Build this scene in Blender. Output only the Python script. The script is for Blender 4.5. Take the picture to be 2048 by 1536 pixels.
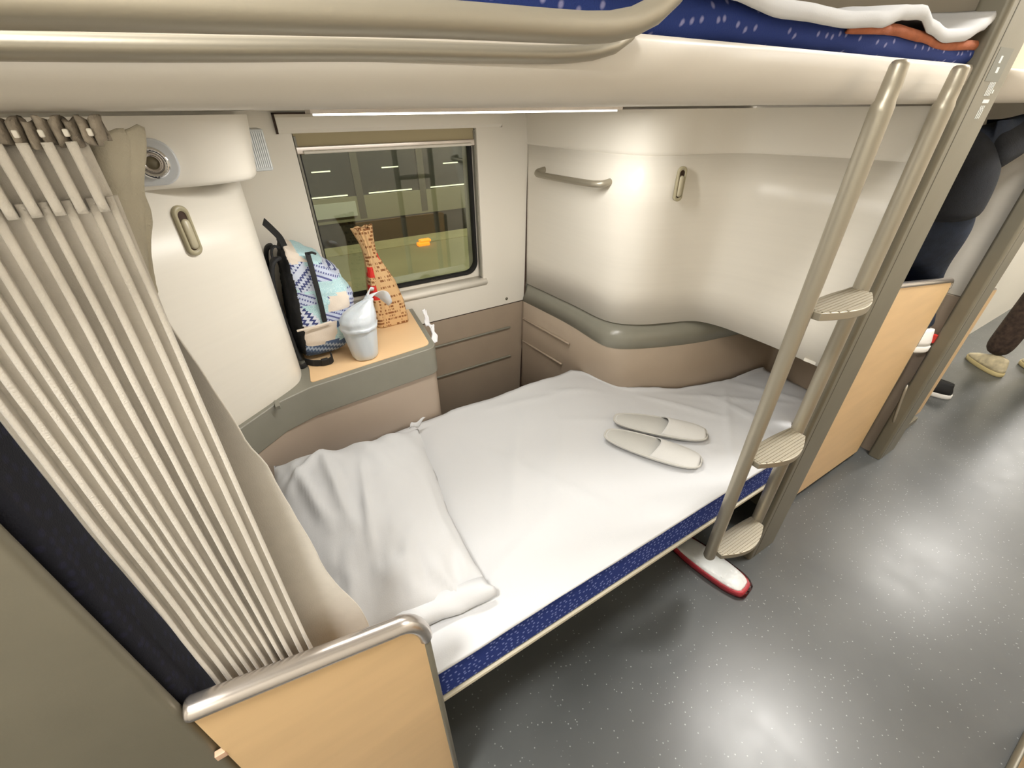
import bpy, bmesh, math, random
from mathutils import Vector, Matrix, noise
random.seed(4)
for o in list(bpy.data.objects): bpy.data.objects.remove(o)
SC = bpy.context.scene
COL = SC.collection
PI = math.pi

# ------------------------------------------------------------------ camera
cam = bpy.data.cameras.new('camera'); cam_o = bpy.data.objects.new('camera', cam); COL.objects.link(cam_o)
cam.sensor_width = 36.0; cam.lens = 850.93 / 2048 * 36.0; cam.clip_start = 0.01
Rm = ((0.8535, -0.2893, 0.4334), (-0.5209, -0.4575, 0.7206), (-0.0102, -0.8408, -0.5412))
cam_o.matrix_world = Matrix([[Rm[i][0], -Rm[i][1], -Rm[i][2], (0, 0, 1.40)[i]] for i in range(3)] + [[0, 0, 0, 1]])
SC.camera = cam_o
# ------------------------------------------------------------------ world, exposure
w = bpy.data.worlds.new('night'); SC.world = w; w.use_nodes = True
w.node_tree.nodes['Background'].inputs[0].default_value = (0.05, 0.055, 0.06, 1)
w.node_tree.nodes['Background'].inputs[1].default_value = 0.35
SC.view_settings.view_transform = 'Standard'; SC.view_settings.look = 'None'
SC.view_settings.gamma = 1.0; SC.view_settings.use_curve_mapping = False
SC.view_settings.exposure = 0.16
LIGHT_AISLE = 27.0; LIGHT_STRIP = 4.5; LIGHT_OUT = 200.0
WARM = (1.0, 0.972, 0.925)

# ------------------------------------------------------------------ helpers
def lin(c):
    return tuple(((v / 255 / 12.92) if v / 255 <= .04045 else ((v / 255 + .055) / 1.055) ** 2.4) for v in c)
MATS = {}
def mat(name, rgb, rough=.5, metal=0., var=0., vscale=8., bump=0., bscale=60., stretch=(1, 1, 1), coat=0., sheen=0., spec=.5, emit=None, estr=0., alpha=1.):
    if name in MATS: return MATS[name]
    m = bpy.data.materials.new(name); m.use_nodes = True; nt = m.node_tree; N = nt.nodes; L = nt.links
    b = N['Principled BSDF']; c = lin(rgb)
    b.inputs['Base Color'].default_value = (*c, 1); b.inputs['Roughness'].default_value = rough
    b.inputs['Metallic'].default_value = metal; b.inputs['Coat Weight'].default_value = coat
    b.inputs['Sheen Weight'].default_value = sheen; b.inputs['Specular IOR Level'].default_value = spec
    if alpha < 1: b.inputs['Alpha'].default_value = alpha
    if emit: b.inputs['Emission Color'].default_value = (*lin(emit), 1); b.inputs['Emission Strength'].default_value = estr
    tc = N.new('ShaderNodeTexCoord'); mp = N.new('ShaderNodeMapping'); mp.inputs['Scale'].default_value = stretch
    L.new(tc.outputs['Object'], mp.inputs[0])
    if var > 0:
        n = N.new('ShaderNodeTexNoise'); n.inputs['Scale'].default_value = vscale; n.inputs['Detail'].default_value = 5
        L.new(mp.outputs[0], n.inputs['Vector'])
        r = N.new('ShaderNodeValToRGB'); r.color_ramp.elements[0].position = .3; r.color_ramp.elements[1].position = .7
        r.color_ramp.elements[0].color = (*[v * (1 - var) for v in c], 1); r.color_ramp.elements[1].color = (*[min(1, v * (1 + var)) for v in c], 1)
        L.new(n.outputs[0], r.inputs[0]); L.new(r.outputs[0], b.inputs['Base Color'])
    if bump > 0:
        n2 = N.new('ShaderNodeTexNoise'); n2.inputs['Scale'].default_value = bscale; n2.inputs['Detail'].default_value = 4
        L.new(mp.outputs[0], n2.inputs['Vector'])
        bp = N.new('ShaderNodeBump'); bp.inputs['Strength'].default_value = bump; bp.inputs['Distance'].default_value = .002
        L.new(n2.outputs[0], bp.inputs['Height']); L.new(bp.outputs[0], b.inputs['Normal'])
    MATS[name] = m; return m
def nodes(m): return m.node_tree.nodes, m.node_tree.links, m.node_tree.nodes['Principled BSDF']

ORG = {}
def tag(o, label=None, cat=None, group=None, kind=None):
    if label: o['label'] = label
    if cat: o['category'] = cat
    if group: o['group'] = group
    if kind: o['kind'] = kind
    return o
def thing(name, loc, label, cat, group=None, kind=None):
    o = bpy.data.objects.new(name, None); COL.objects.link(o); o.location = loc; o.empty_display_size = .05
    ORG[o] = Vector(loc); return tag(o, label, cat, group, kind)
def mesh(name, verts, faces, m=None, parent=None, smooth=False, origin=None):
    V = [Vector(v) for v in verts]
    if parent is not None: O = ORG[parent]
    elif origin is not None: O = Vector(origin)
    else:
        xs = [v.x for v in V]; ys = [v.y for v in V]; zs = [v.z for v in V]
        O = Vector(((min(xs) + max(xs)) / 2, (min(ys) + max(ys)) / 2, min(zs)))
    me = bpy.data.meshes.new(name); me.from_pydata([v - O for v in V], [], faces)
    bm = bmesh.new(); bm.from_mesh(me); bmesh.ops.recalc_face_normals(bm, faces=bm.faces); bm.to_mesh(me); bm.free()
    if m:
        for mm in (m if isinstance(m, (list, tuple)) else [m]): me.materials.append(mm)
    if smooth:
        for p in me.polygons: p.use_smooth = True
    o = bpy.data.objects.new(name, me); COL.objects.link(o); ORG[o] = O
    if parent is not None: o.parent = parent
    else: o.location = O
    return o
def bev(o, wdt, seg=2, angle=35):
    md = o.modifiers.new('bevel', 'BEVEL'); md.width = wdt; md.segments = seg; md.limit_method = 'ANGLE'; md.angle_limit = math.radians(angle)
    for p in o.data.polygons: p.use_smooth = True
    wn = o.modifiers.new('wn', 'WEIGHTED_NORMAL'); wn.keep_sharp = True
    return o
def solid(o, t, off=0.):
    md = o.modifiers.new('solid', 'SOLIDIFY'); md.thickness = t; md.offset = off; return o
def subs(o, lv=1):
    md = o.modifiers.new('sub', 'SUBSURF'); md.levels = lv; md.render_levels = lv; return o
def box(name, x0, x1, y0, y1, z0, z1, m, parent=None, b=0., seg=2):
    v = [(x, y, z) for x in (x0, x1) for y in (y0, y1) for z in (z0, z1)]
    f = [(0, 1, 3, 2), (4, 6, 7, 5), (0, 4, 5, 1), (2, 3, 7, 6), (0, 2, 6, 4), (1, 5, 7, 3)]
    o = mesh(name, v, f, m, parent)
    if b: bev(o, b, seg)
    return o
def catmull(pts, n, closed=False):
    P = [Vector(p) for p in pts]; K = len(P); out = []
    segs = K if closed else K - 1
    def g(i): return P[i % K] if closed else P[max(0, min(K - 1, i))]
    dense = []
    for i in range(segs):
        p0, p1, p2, p3 = g(i - 1), g(i), g(i + 1), g(i + 2)
        for k in range(16):
            t = k / 16
            dense.append(.5 * ((2 * p1) + (p2 - p0) * t + (2 * p0 - 5 * p1 + 4 * p2 - p3) * t * t + (3 * p1 - p0 - 3 * p2 + p3) * t ** 3))
    dense.append(g(0) if closed else P[-1])
    D = [0]
    for a, b_ in zip(dense, dense[1:]): D.append(D[-1] + (b_ - a).length)
    N = n if closed else n - 1; j = 0
    for i in range(n):
        t = D[-1] * i / N
        while j < len(D) - 2 and D[j + 1] < t: j += 1
        s = (t - D[j]) / max(1e-9, D[j + 1] - D[j]); out.append(dense[j].lerp(dense[j + 1], min(1, s)))
    return out
def loft(name, rings, m, parent=None, closed=False, cap=False, smooth=True):
    n = len(rings[0]); V = [p for r in rings for p in r]; F = []
    for i in range(len(rings) - 1):
        for j in range(n if closed else n - 1):
            a, b_ = i * n + j, i * n + (j + 1) % n; F.append((a, b_, b_ + n, a + n))
    if cap and closed:
        F.append(tuple(range(n))[::-1]); F.append(tuple((len(rings) - 1) * n + j for j in range(n)))
    return mesh(name, V, F, m, parent, smooth)
def tube(name, path, r, m, parent=None, n=14, ry=None, up=None, capr=True):
    P = [Vector(p) for p in path]; rings = []; prev = None
    for i, p in enumerate(P):
        t = (P[min(i + 1, len(P) - 1)] - P[max(i - 1, 0)]).normalized()
        if prev is None:
            u = Vector(up) if up else (Vector((0, 0, 1)) if abs(t.z) < .9 else Vector((1, 0, 0)))
        else: u = prev
        u = (u - t * u.dot(t)).normalized(); prev = u; s = t.cross(u)
        rr = r[i] if isinstance(r, (list, tuple)) else r
        r2 = (ry if ry else rr)
        rings.append([p + u * (rr * math.cos(2 * PI * k / n)) + s * (r2 * math.sin(2 * PI * k / n)) for k in range(n)])
    if capr:
        def capring(c, ring, d, f): return [c + (q - c) * f + d for q in ring]
        t0 = (P[0] - P[1]).normalized(); t1 = (P[-1] - P[-2]).normalized(); r0 = (rings[0][0] - P[0]).length; r1 = (rings[-1][0] - P[-1]).length
        rings = [capring(P[0], rings[0], t0 * r0 * .5, .6), capring(P[0], rings[0], t0 * r0 * .35, .85)] + rings + [capring(P[-1], rings[-1], t1 * r1 * .35, .85), capring(P[-1], rings[-1], t1 * r1 * .5, .6)]
    return loft(name, rings, m, parent, True, True)
def prism(name, poly, z0, z1, m, parent=None, b=0., smooth=False):
    n = len(poly); V = [(p[0], p[1], z0) for p in poly] + [(p[0], p[1], z1) for p in poly]
    F = [tuple(range(n)), tuple(range(n, 2 * n))] + [(i, (i + 1) % n, (i + 1) % n + n, i + n) for i in range(n)]
    o = mesh(name, V, F, m, parent)
    if b: bev(o, b, 3)
    return o
def prism_y(name, poly, y0, y1, m, parent=None, b=0.):           # polygon in x,z extruded along y
    n = len(poly); V = [(p[0], y0, p[1]) for p in poly] + [(p[0], y1, p[1]) for p in poly]
    F = [tuple(range(n)), tuple(range(n, 2 * n))] + [(i, (i + 1) % n, (i + 1) % n + n, i + n) for i in range(n)]
    o = mesh(name, V, F, m, parent)
    if b: bev(o, b, 2)
    return o
def extrude_x(name, prof, x0, x1, m, parent=None, smooth=True, closed=True):   # profile in y,z
    r = [[(x, p[0], p[1]) for p in prof] for x in (x0, x1)]
    return loft(name, r, m, parent, closed, closed, smooth)
def rrect(x0, x1, z0, z1, r, n=6, corners=(1, 1, 1, 1)):          # BL, BR, TR, TL
    out = []
    for (cx, cz, a0, on) in ((x0 + r, z0 + r, PI, corners[0]), (x1 - r, z0 + r, 1.5 * PI, corners[1]), (x1 - r, z1 - r, 0, corners[2]), (x0 + r, z1 - r, .5 * PI, corners[3])):
        if on: out += [(cx + r * math.cos(a0 + k / n * PI / 2), cz + r * math.sin(a0 + k / n * PI / 2)) for k in range(n + 1)]
        else: out.append((cx + r * (1 if math.cos(a0 + PI / 4) > 0 else -1), cz + r * (1 if math.sin(a0 + PI / 4) > 0 else -1)))
    return out
def area(name, loc, size, power, color, rot=(0, 0, 0), shape='SQUARE', sy=None, parent=None):
    l = bpy.data.lights.new(name, 'AREA'); l.energy = power; l.color = color; l.shape = shape; l.size = size
    if sy: l.size_y = sy
    o = bpy.data.objects.new(name, l); COL.objects.link(o); o.rotation_euler = rot
    o.location = Vector(loc) - (ORG[parent] if parent else Vector()); o.parent = parent
    return o
def fbm(x, y, z=0, s=1.): return noise.fractal(Vector((x * s, y * s, z * s)), 1.0, 2.0, 4)

# ------------------------------------------------------------------ materials
M_white = mat('cream_laminate', (236, 231, 220), .34, var=.012, vscale=3, bump=.05, bscale=25, stretch=(1, 1, 30))
M_white2 = mat('cream_moulding', (237, 232, 221), .38, bump=.03, bscale=140)
M_band = mat('grey_band', (136, 134, 122), .3, var=.03, vscale=20, bump=.03, bscale=200)
M_taupe = mat('taupe_panel', (170, 154, 136), .42, var=.03, vscale=12, bump=.05, bscale=220)
M_post = mat('post_paint', (124, 119, 104), .4, metal=.25, var=.04, vscale=15, bump=.06, bscale=260)
M_dark = mat('dark_seam', (70, 52, 42), .7)
M_metal = mat('champagne_metal', (168, 161, 145), .42, metal=.6, bump=.03, bscale=300)
M_alu = mat('brushed_aluminium', (205, 198, 192), .26, metal=.9, bump=.04, bscale=200, stretch=(.1, 1, 1))
M_chrome = mat('chrome', (225, 225, 225), .08, metal=1.)
M_rubber = mat('black_rubber', (22, 22, 22), .6)
M_wood = mat('pale_orange_laminate', (228, 194, 146), .4, var=.05, vscale=4, stretch=(1, 1, 5), bump=.03, bscale=180)
M_peach = mat('peach_laminate', (240, 204, 158), .4, var=.02, vscale=10)
M_fascia = mat('bunk_moulding', (208, 201, 189), .42, bump=.04, bscale=160)
M_sheet = mat('white_cotton', (205, 206, 208), .9, bump=.12, bscale=500)
M_curtain = mat('cream_curtain', (218, 212, 202), .9, var=.03, vscale=60, bump=.35, bscale=700, sheen=.3)
M_curtain2 = mat('curtain_lining', (196, 189, 170), .9, var=.05, vscale=40, bump=.35, bscale=600)
M_black = mat('black_webbing', (28, 29, 31), .7, bump=.3, bscale=500)
M_latch = mat('latch_plastic', (172, 164, 136), .35)
M_latchin = mat('latch_lever', (190, 182, 156), .3)
M_greyplastic = mat('lamp_plate', (206, 209, 212), .3)
M_ceiling = mat('ceiling_panel', (225, 220, 208), .5)
M_tray = mat('bunk_underside', (214, 206, 190), .45)
def speckle_floor():
    m = mat('vinyl_floor', (94, 97, 98), .34, spec=.8); N, L, b = nodes(m)
    tc = N.new('ShaderNodeTexCoord'); v = N.new('ShaderNodeTexVoronoi'); v.inputs['Scale'].default_value = 85
    L.new(tc.outputs['Object'], v.inputs['Vector'])
    r = N.new('ShaderNodeValToRGB'); r.color_ramp.elements[0].position = .10; r.color_ramp.elements[1].position = .17
    r.color_ramp.elements[0].color = (1, 1, 1, 1); r.color_ramp.elements[1].color = (0, 0, 0, 1); L.new(v.outputs['Distance'], r.inputs[0])
    sep = N.new('ShaderNodeSeparateColor'); L.new(v.outputs['Color'], sep.inputs[0])
    gt = N.new('ShaderNodeMath'); gt.operation = 'GREATER_THAN'; gt.inputs[1].default_value = .55; L.new(sep.outputs[0], gt.inputs[0])
    mu = N.new('ShaderNodeMath'); mu.operation = 'MULTIPLY'; L.new(r.outputs[0], mu.inputs[0]); L.new(gt.outputs[0], mu.inputs[1])
    n = N.new('ShaderNodeTexNoise'); n.inputs['Scale'].default_value = 3; n.inputs['Detail'].default_value = 6; L.new(tc.outputs['Object'], n.inputs['Vector'])
    r2 = N.new('ShaderNodeValToRGB'); r2.color_ramp.elements[0].position = .3; r2.color_ramp.elements[1].position = .75
    r2.color_ramp.elements[0].color = (*lin((74, 77, 78)), 1); r2.color_ramp.elements[1].color = (*lin((92, 95, 95)), 1); L.new(n.outputs[0], r2.inputs[0])
    mx = N.new('ShaderNodeMix'); mx.data_type = 'RGBA'; L.new(mu.outputs[0], mx.inputs[0]); L.new(r2.outputs[0], mx.inputs[6]); mx.inputs[7].default_value = (*lin((160, 165, 163)), 1)
    L.new(mx.outputs[2], b.inputs['Base Color'])
    n3 = N.new('ShaderNodeTexNoise'); n3.inputs['Scale'].default_value = 9; n3.inputs['Detail'].default_value = 2; L.new(tc.outputs['Object'], n3.inputs['Vector'])
    mr = N.new('ShaderNodeMapRange'); mr.inputs[1].default_value = .3; mr.inputs[2].default_value = .7; mr.inputs[3].default_value = .31; mr.inputs[4].default_value = .35
    L.new(n3.outputs[0], mr.inputs[0]); L.new(mr.outputs[0], b.inputs['Roughness'])
    return m
M_floor = speckle_floor()
def dotted(name, base, dot, scale=95, size=(.16, .3), keep=.35):
    m = mat(name, base, .9, bump=.4, bscale=500); N, L, b = nodes(m)
    tc = N.new('ShaderNodeTexCoord'); v = N.new('ShaderNodeTexVoronoi'); v.inputs['Scale'].default_value = scale; v.inputs['Randomness'].default_value = .7
    v.voronoi_dimensions = '2D'
    sx = N.new('ShaderNodeSeparateXYZ'); L.new(tc.outputs['Object'], sx.inputs[0]); ad = N.new('ShaderNodeMath'); L.new(sx.outputs[0], ad.inputs[0]); L.new(sx.outputs[1], ad.inputs[1])
    cx = N.new('ShaderNodeCombineXYZ'); L.new(ad.outputs[0], cx.inputs[0]); L.new(sx.outputs[2], cx.inputs[1]); L.new(cx.outputs[0], v.inputs['Vector'])
    r = N.new('ShaderNodeValToRGB'); r.color_ramp.elements[0].position = size[0]; r.color_ramp.elements[1].position = size[1]
    r.color_ramp.elements[0].color = (1, 1, 1, 1); r.color_ramp.elements[1].color = (0, 0, 0, 1); L.new(v.outputs['Distance'], r.inputs[0])
    sep = N.new('ShaderNodeSeparateColor'); L.new(v.outputs['Color'], sep.inputs[0])
    gt = N.new('ShaderNodeMath'); gt.operation = 'GREATER_THAN'; gt.inputs[1].default_value = keep; L.new(sep.outputs[1], gt.inputs[0])
    mu = N.new('ShaderNodeMath'); mu.operation = 'MULTIPLY'; L.new(r.outputs[0], mu.inputs[0]); L.new(gt.outputs[0], mu.inputs[1])
    mx = N.new('ShaderNodeMix'); mx.data_type = 'RGBA'; L.new(mu.outputs[0], mx.inputs[0]); mx.inputs[6].default_value = (*lin(base), 1); mx.inputs[7].default_value = (*lin(dot), 1)
    L.new(mx.outputs[2], b.inputs['Base Color']); return m
M_blue = dotted('blue_dotted_fabric', (28, 52, 130), (122, 138, 204), 78, (.17, .27), .2)
M_navy = dotted('shaded_navy_plush', (14, 16, 30), (24, 26, 48), 80, (.2, .4), .4)  # navy darkened in the colour itself to hold the shade behind the curtain

# ================================================================== THE SETTING
W = 1.47                                    # window wall plane
AY0, AY1 = -0.36, 0.376                     # aisle
fl = box('floor', -1.6, 8.0, -.60, 1.62, -.06, 0, M_floor); tag(fl, kind='structure')
ce = box('ceiling', -1.6, 8.0, -.60, 1.62, 2.25, 2.31, M_ceiling); tag(ce, kind='structure')
wa = box('wall_aisle', -1.6, 8.0, -.60, -.52, 0, 2.25, M_white2); tag(wa, kind='structure')
we = box('wall_end', 8.0, 8.08, -.60, 1.62, 0, 2.25, M_white2); tag(we, kind='structure')
wb = box('wall_back', -1.68, -1.6, -.60, 1.62, 0, 2.25, M_white2); tag(wb, kind='structure')
wv = box('wall_vestibule', 2.62, 8.0, .66, .72, 0, 2.25, M_white2); tag(wv, kind='structure')

# ---- window wall (plane y = W) with opening
WX0, WX1, WZ0, WZ1 = .188, .757, .838, 1.352
ww = thing('wall_window', (.45, W, 0), None, None, kind='structure')
box('upper_panel', -1.6, WX0, W, W + .12, .709, 2.25, M_white2, ww)
box('upper_panel', WX1, 2.62, W, W + .12, .709, 2.25, M_white2, ww)
box('upper_panel', WX0, WX1, W, W + .12, WZ1, 2.25, M_white2, ww)
box('upper_panel', WX0, WX1, W, W + .12, .709, WZ0, M_white2, ww)
box('lower_panel', -1.6, 2.62, W + .004, W + .12, 0, .703, M_taupe, ww)
box('joint_strip', -1.6, 2.62, W + .006, W + .02, .703, .709, M_dark, ww)
for z in (.598, .455):
    p = [(x, W - .002, z) for x in (.30, .45, .60, .75, .875)]
    tube('rib', p, .0045, M_band, ww, 10)
tube('screw', [(.862, W + .002, .732), (.862, W - .002, .732)], .006, M_post, ww, 12, capr=False)
# sill ledge
prof = [(W + .05, .842), (W - .004, .838), (W - .013, .832), (W - .013, .822), (W + .002, .808)]
extrude_x('window_sill', prof, WX0 - .01, WX1 + .012, M_white2, ww)
# blind housing cap
prof = [(W + .02, 1.397), (W - .016, 1.397), (W - .020, 1.390), (W - .020, 1.362), (W - .014, 1.353), (W + .02, 1.353)]
extrude_x('blind_housing', prof, .155, .846, M_white2, ww, smooth=False)
box('housing_gap', .150, .851, W - .012, W + .01, 1.397, 1.401, M_dark, ww)
box('housing_gap', .150, .155, W - .012, W + .01, 1.352, 1.40, M_dark, ww)
box('housing_gap', .846, .850, W - .012, W + .01, 1.352, 1.40, M_dark, ww)
# window
wn = thing('window_1', (.47, W + .05, WZ0), None, None, kind='structure')
GY = W + .055
def ring_frame(name, outer, inner, y0, y1, m, parent):
    n = len(outer)
    V = [(p[0], y0, p[1]) for p in outer] + [(p[0], y0, p[1]) for p in inner] + [(p[0], y1, p[1]) for p in inner] + [(p[0], y1, p[1]) for p in outer]
    F = []
    for k in range(3):
        F += [(k * n + i, k * n + (i + 1) % n, (k + 1) * n + (i + 1) % n, (k + 1) * n + i) for i in range(n)]
    F += [(3 * n + i, 3 * n + (i + 1) % n, (i + 1) % n, i) for i in range(n)]
    return mesh(name, V, F, m, parent)
ring_frame('window_frame', rrect(WX0 - .002, WX1 + .002, WZ0 - .002, WZ1 + .002, .004), rrect(.196, .748, .858, 1.335, .045), GY - .022, GY + .004, M_white2, wn)
ring_frame('gasket', rrect(.194, .750, .855, 1.338, .046), rrect(.203, .741, .866, 1.33, .040), GY - .026, GY - .004, M_rubber, wn)
def glass():
    m = bpy.data.materials.new('window_glass'); m.use_nodes = True; N = m.node_tree.nodes; L = m.node_tree.links
    for n in list(N): N.remove(n)
    out = N.new('ShaderNodeOutputMaterial'); mx = N.new('ShaderNodeMixShader'); tr = N.new('ShaderNodeBsdfTransparent'); gl = N.new('ShaderNodeBsdfGlossy')
    tr.inputs[0].default_value = (.84, .86, .78, 1); gl.inputs['Roughness'].default_value = .0; gl.inputs[0].default_value = (1, 1, 1, 1)
    fr = N.new('ShaderNodeFresnel'); fr.inputs[0].default_value = 1.75
    L.new(fr.outputs[0], mx.inputs[0]); L.new(tr.outputs[0], mx.inputs[1]); L.new(gl.outputs[0], mx.inputs[2]); L.new(mx.outputs[0], out.inputs[0]); return m
box('pane', .198, .746, GY - .012, GY - .006, .860, 1.334, glass(), wn)
box('blind', .192, .753, GY - .040, GY - .037, 1.318, 1.352, mat('blind_fabric', (176, 164, 132), .8, bump=.2, bscale=400, stretch=(1, 1, .1)), wn)
bl = box('blind_bar', .190, .754, GY - .047, GY - .033, 1.300, 1.320, M_alu, wn, .003)
tube('pull_bar', [(.21, GY - .052, 1.305), (.735, GY - .052, 1.305)], .0045, M_white2, wn, 10)
for x in (.191, .751): box('side_rail', x, x + .006, GY - .046, GY - .030, .842, 1.345, M_band, wn, .001)

# ---- right partition: S-curved wall
def ring(pts, z, n=110): return [(p.x, p.y, z) for p in catmull([(a, b_, 0) for a, b_ in pts], n)]
R_f = [(.972, 1.47), (.946, 1.199), (.944, 1.03), (.949, .96), (.966, .905), (1.005, .871), (1.053, .855), (1.106, .843), (1.202, .805), (1.243, .752), (1.262, .663), (1.278, .566), (1.275, .45), (1.262, .385)]
R_t = [(.967, 1.47), (.985, 1.177), (.987, 1.034), (1.004, .974), (1.039, .937), (1.082, .909), (1.149, .881), (1.215, .855), (1.258, .822), (1.281, .762), (1.288, .693), (1.290, .575), (1.283, .45), (1.278, .385)]
L_t = [(.963, 1.47), (.983, 1.177), (.985, 1.034), (1.002, .974), (1.037, .937), (1.08, .909), (1.147, .881), (1.232, .846), (1.33, .81), (1.43, .785), (1.55, .76), (1.64, .742), (1.66, .72), (1.645, .65), (1.615, .56), (1.60, .478)]
L_m = [(.942, 1.47), (.960, 1.194), (.953, .994), (.964, .942), (1.0, .906), (1.078, .866), (1.164, .832), (1.259, .803), (1.345, .786), (1.437, .77), (1.55, .755), (1.64, .738), (1.66, .72), (1.64, .64), (1.612, .56), (1.60, .478)]
L_b = [(.937, 1.47), (.972, 1.20), (.990, 1.06), (1.006, .985), (1.035, .92), (1.11, .868), (1.195, .823), (1.29, .79), (1.38, .768), (1.46, .756), (1.55, .748), (1.64, .738), (1.655, .72), (1.635, .66), (1.605, .58), (1.60, .478)]
L_0 = [(.925, 1.47)] + L_b[1:]
wr = thing('wall_right', (1.1, .9, 0), None, None, kind='structure')
zs = [.782, .95, 1.12, 1.296]
def mixr(A, B, t): return [tuple(Vector(a).lerp(Vector(b_), t)) for a, b_ in zip(A, B)]
a, b_ = ring(R_t, .782), ring(R_f, 1.296)
solid(loft('upper_panel', [mixr(a, b_, t) for t in (0, .25, .5, .75, 1)], M_white, wr), .010, 1)
def outw(rg, d):                                   # push ring into the bay (towards -x, -y side)
    out = []
    for i, p in enumerate(rg):
        t = Vector(rg[min(i + 1, len(rg) - 1)]) - Vector(rg[max(0, i - 1)]); t.z = 0; t.normalize()
        nrm = Vector((t.y, -t.x, 0))
        out.append(tuple(Vector(p) + nrm * d))
    return out
fr0 = ring(R_f, 1.293)
prf = [(.0, 1.293), (.006, 1.293), (.011, 1.298), (.012, 1.306), (.016, 1.36), (.022, 1.3985)]
sgn = 1 if Vector(outw(fr0, .01)[40]).x < Vector(fr0[40]).x or Vector(outw(fr0, .01)[40]).y < Vector(fr0[40]).y else -1
loft('upper_moulding', [[(q[0], q[1], z) for q in outw(fr0, sgn * d)] for d, z in prf], M_white2, wr)
solid(loft('grey_band', [ring(L_m, .704), ring(L_t, .784)], M_band, wr), .008, 1)
solid(loft('lower_panel', [ring(L_0, 0), ring(L_b, .45), ring(L_b, .53), ring(L_m, .705)], M_taupe, wr), .008, 1)
nook = [(p[0], p[1]) for p in ring(L_t, 0)[55:]] + [(1.27, .478)] + [(p[0], p[1]) for p in reversed(ring(R_t, 0)[70:])]
prism('nook_ceiling', nook, .783, .792, M_white2, wr)
tube('corner_seam', [(.966, W - .001, 1.293), (.955, W - .001, .80), (.930, W - .001, .25)], .0035, M_dark, wr, 8)
for z, yb in ((.626, 1.16), (.515, 1.20)):
    tube('rib', [(.940 + .02 * t + .0, W - .01 - (W - .01 - yb) * t, z) for t in (0, .35, .7, 1)], .0045, M_taupe, wr, 10)

# ---- left partition: rounded wardrobe-like wall with moulded top unit
wl = thing('wall_left', (-.1, 1.0, 0), None, None, kind='structure')
LP = [(.005, 1.47), (.020, 1.32), (.024, 1.22), (.016, 1.155), (-.006, 1.118), (-.055, 1.076), (-.105, 1.037), (-.156, .997), (-.215, .945), (-.238, .88), (-.241, .70), (-.241, .54), (-.241, .400)]
solid(loft('rounded_panel', [ring(LP, z) for z in (.40, .785, .95, 1.12, 1.296)], M_white, wl), .010, 1)
UP = [(.055, 1.469), (.058, 1.30), (.058, 1.15), (.052, 1.085), (.030, 1.045), (-.02, 1.022), (-.08, 1.012), (-.135, 1.008), (-.19, .985), (-.226, .93), (-.238, .85), (-.240, .55), (-.240, .40)]
ur = ring(UP, 1.29); sg2 = 1 if Vector(outw(ur, .01)[40]).y < Vector(ur[40]).y else -1
loft('upper_unit', [[(q[0], q[1], z) for q in outw(ur, sg2 * d)] for d, z in ((-.05, 1.289), (-.006, 1.289), (0., 1.295), (.002, 1.303), (.008, 1.35), (.014, 1.3985))], M_white2, wl)
tube('corner_seam', [(.007, W - .001, 1.29), (.005, W - .001, .79)], .004, M_dark, wl, 8)
# vent on the unit's end
vb = box('vent', .060, .098, 1.20, 1.30, 1.290, 1.372, mat('vent_plastic', (205, 210, 212), .4), wl, .004)
for k in range(9): box('vent_slat', .062 + k * .004, .064 + k * .004, 1.197, 1.201, 1.296, 1.366, mat('vent_slat', (228, 231, 232), .4), vb)
# latches
def latch(parent, c, nrm, h=.092, wd=.030, tilt=0.):
    n = Vector(nrm).normalized(); u = Vector((0, 0, 1)); s = u.cross(n).normalized(); c = Vector(c)
    if tilt: Q = Matrix.Rotation(tilt, 3, n); u = Q @ u; s = Q @ s
    def stad(hh, ww_, d, off=0.):
        pts = []
        r = ww_ / 2
        for k in range(24):
            a = 2 * PI * k / 24; cy = (hh / 2 - r) * (1 if math.sin(a) >= 0 else -1)
            pts.append(c + s * (r * math.cos(a)) + u * (cy + r * math.sin(a) + off) + n * d)
        return pts
    pl = loft('latch_plate', [stad(h, wd, -.004), stad(h, wd, .003), stad(h - .003, wd - .003, .005), stad(h * .80, wd * .62, .005), stad(h * .78, wd * .58, .001)], M_latch, parent, True, True)
    loft('latch_recess', [stad(h * .79, wd * .6, .0005), stad(h * .78, wd * .58, .0020)], M_dark, pl, True, True)
    loft('latch_lever', [stad(h * .60, wd * .50, .001, -h * .06), stad(h * .60, wd * .50, .006, -h * .06), stad(h * .52, wd * .36, .0085, -h * .06)], M_latchin, pl, True, True)
latch(wl, (-.093, 1.043, 1.212), (.62, -.78, 0), tilt=0)
latch(wr, (1.050, .846, 1.226), (-.30, -.95, 0), h=.088, wd=.026)
# navy pad at the head of the bed
hp = box('headboard_pad', -.238, -.218, .400, .88, .50, 1.29, M_navy, None, .008, 3)
tag(hp, 'navy plush pad with painted-in shade on the head end wall behind the curtain', 'headboard pad')
# bay end wall above the upper bunk and neighbouring wall of the far bay
uw = box('wall_upper', 1.275, 1.30, .385, W, 1.42, 2.25, mat('unlit_upper_wall', (150, 140, 122), .5), None); tag(uw, kind='structure')  # darker taupe carries the lack of light above the bunk in its colour
wf = thing('wall_far', (2.29, .9, 0), None, None, kind='structure')
box('upper_panel', 2.275, 2.30, .385, W, .782, 2.25, M_white, wf)
box('lower_panel', 2.265, 2.30, .385, W, 0, .780, M_taupe, wf)
tube('handle', catmull([(2.265, .402, .20), (2.235, .405, .21), (2.232, .418, .30), (2.235, .428, .38), (2.265, .43, .39)], 18), .006, M_metal, wf, 10)

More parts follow.
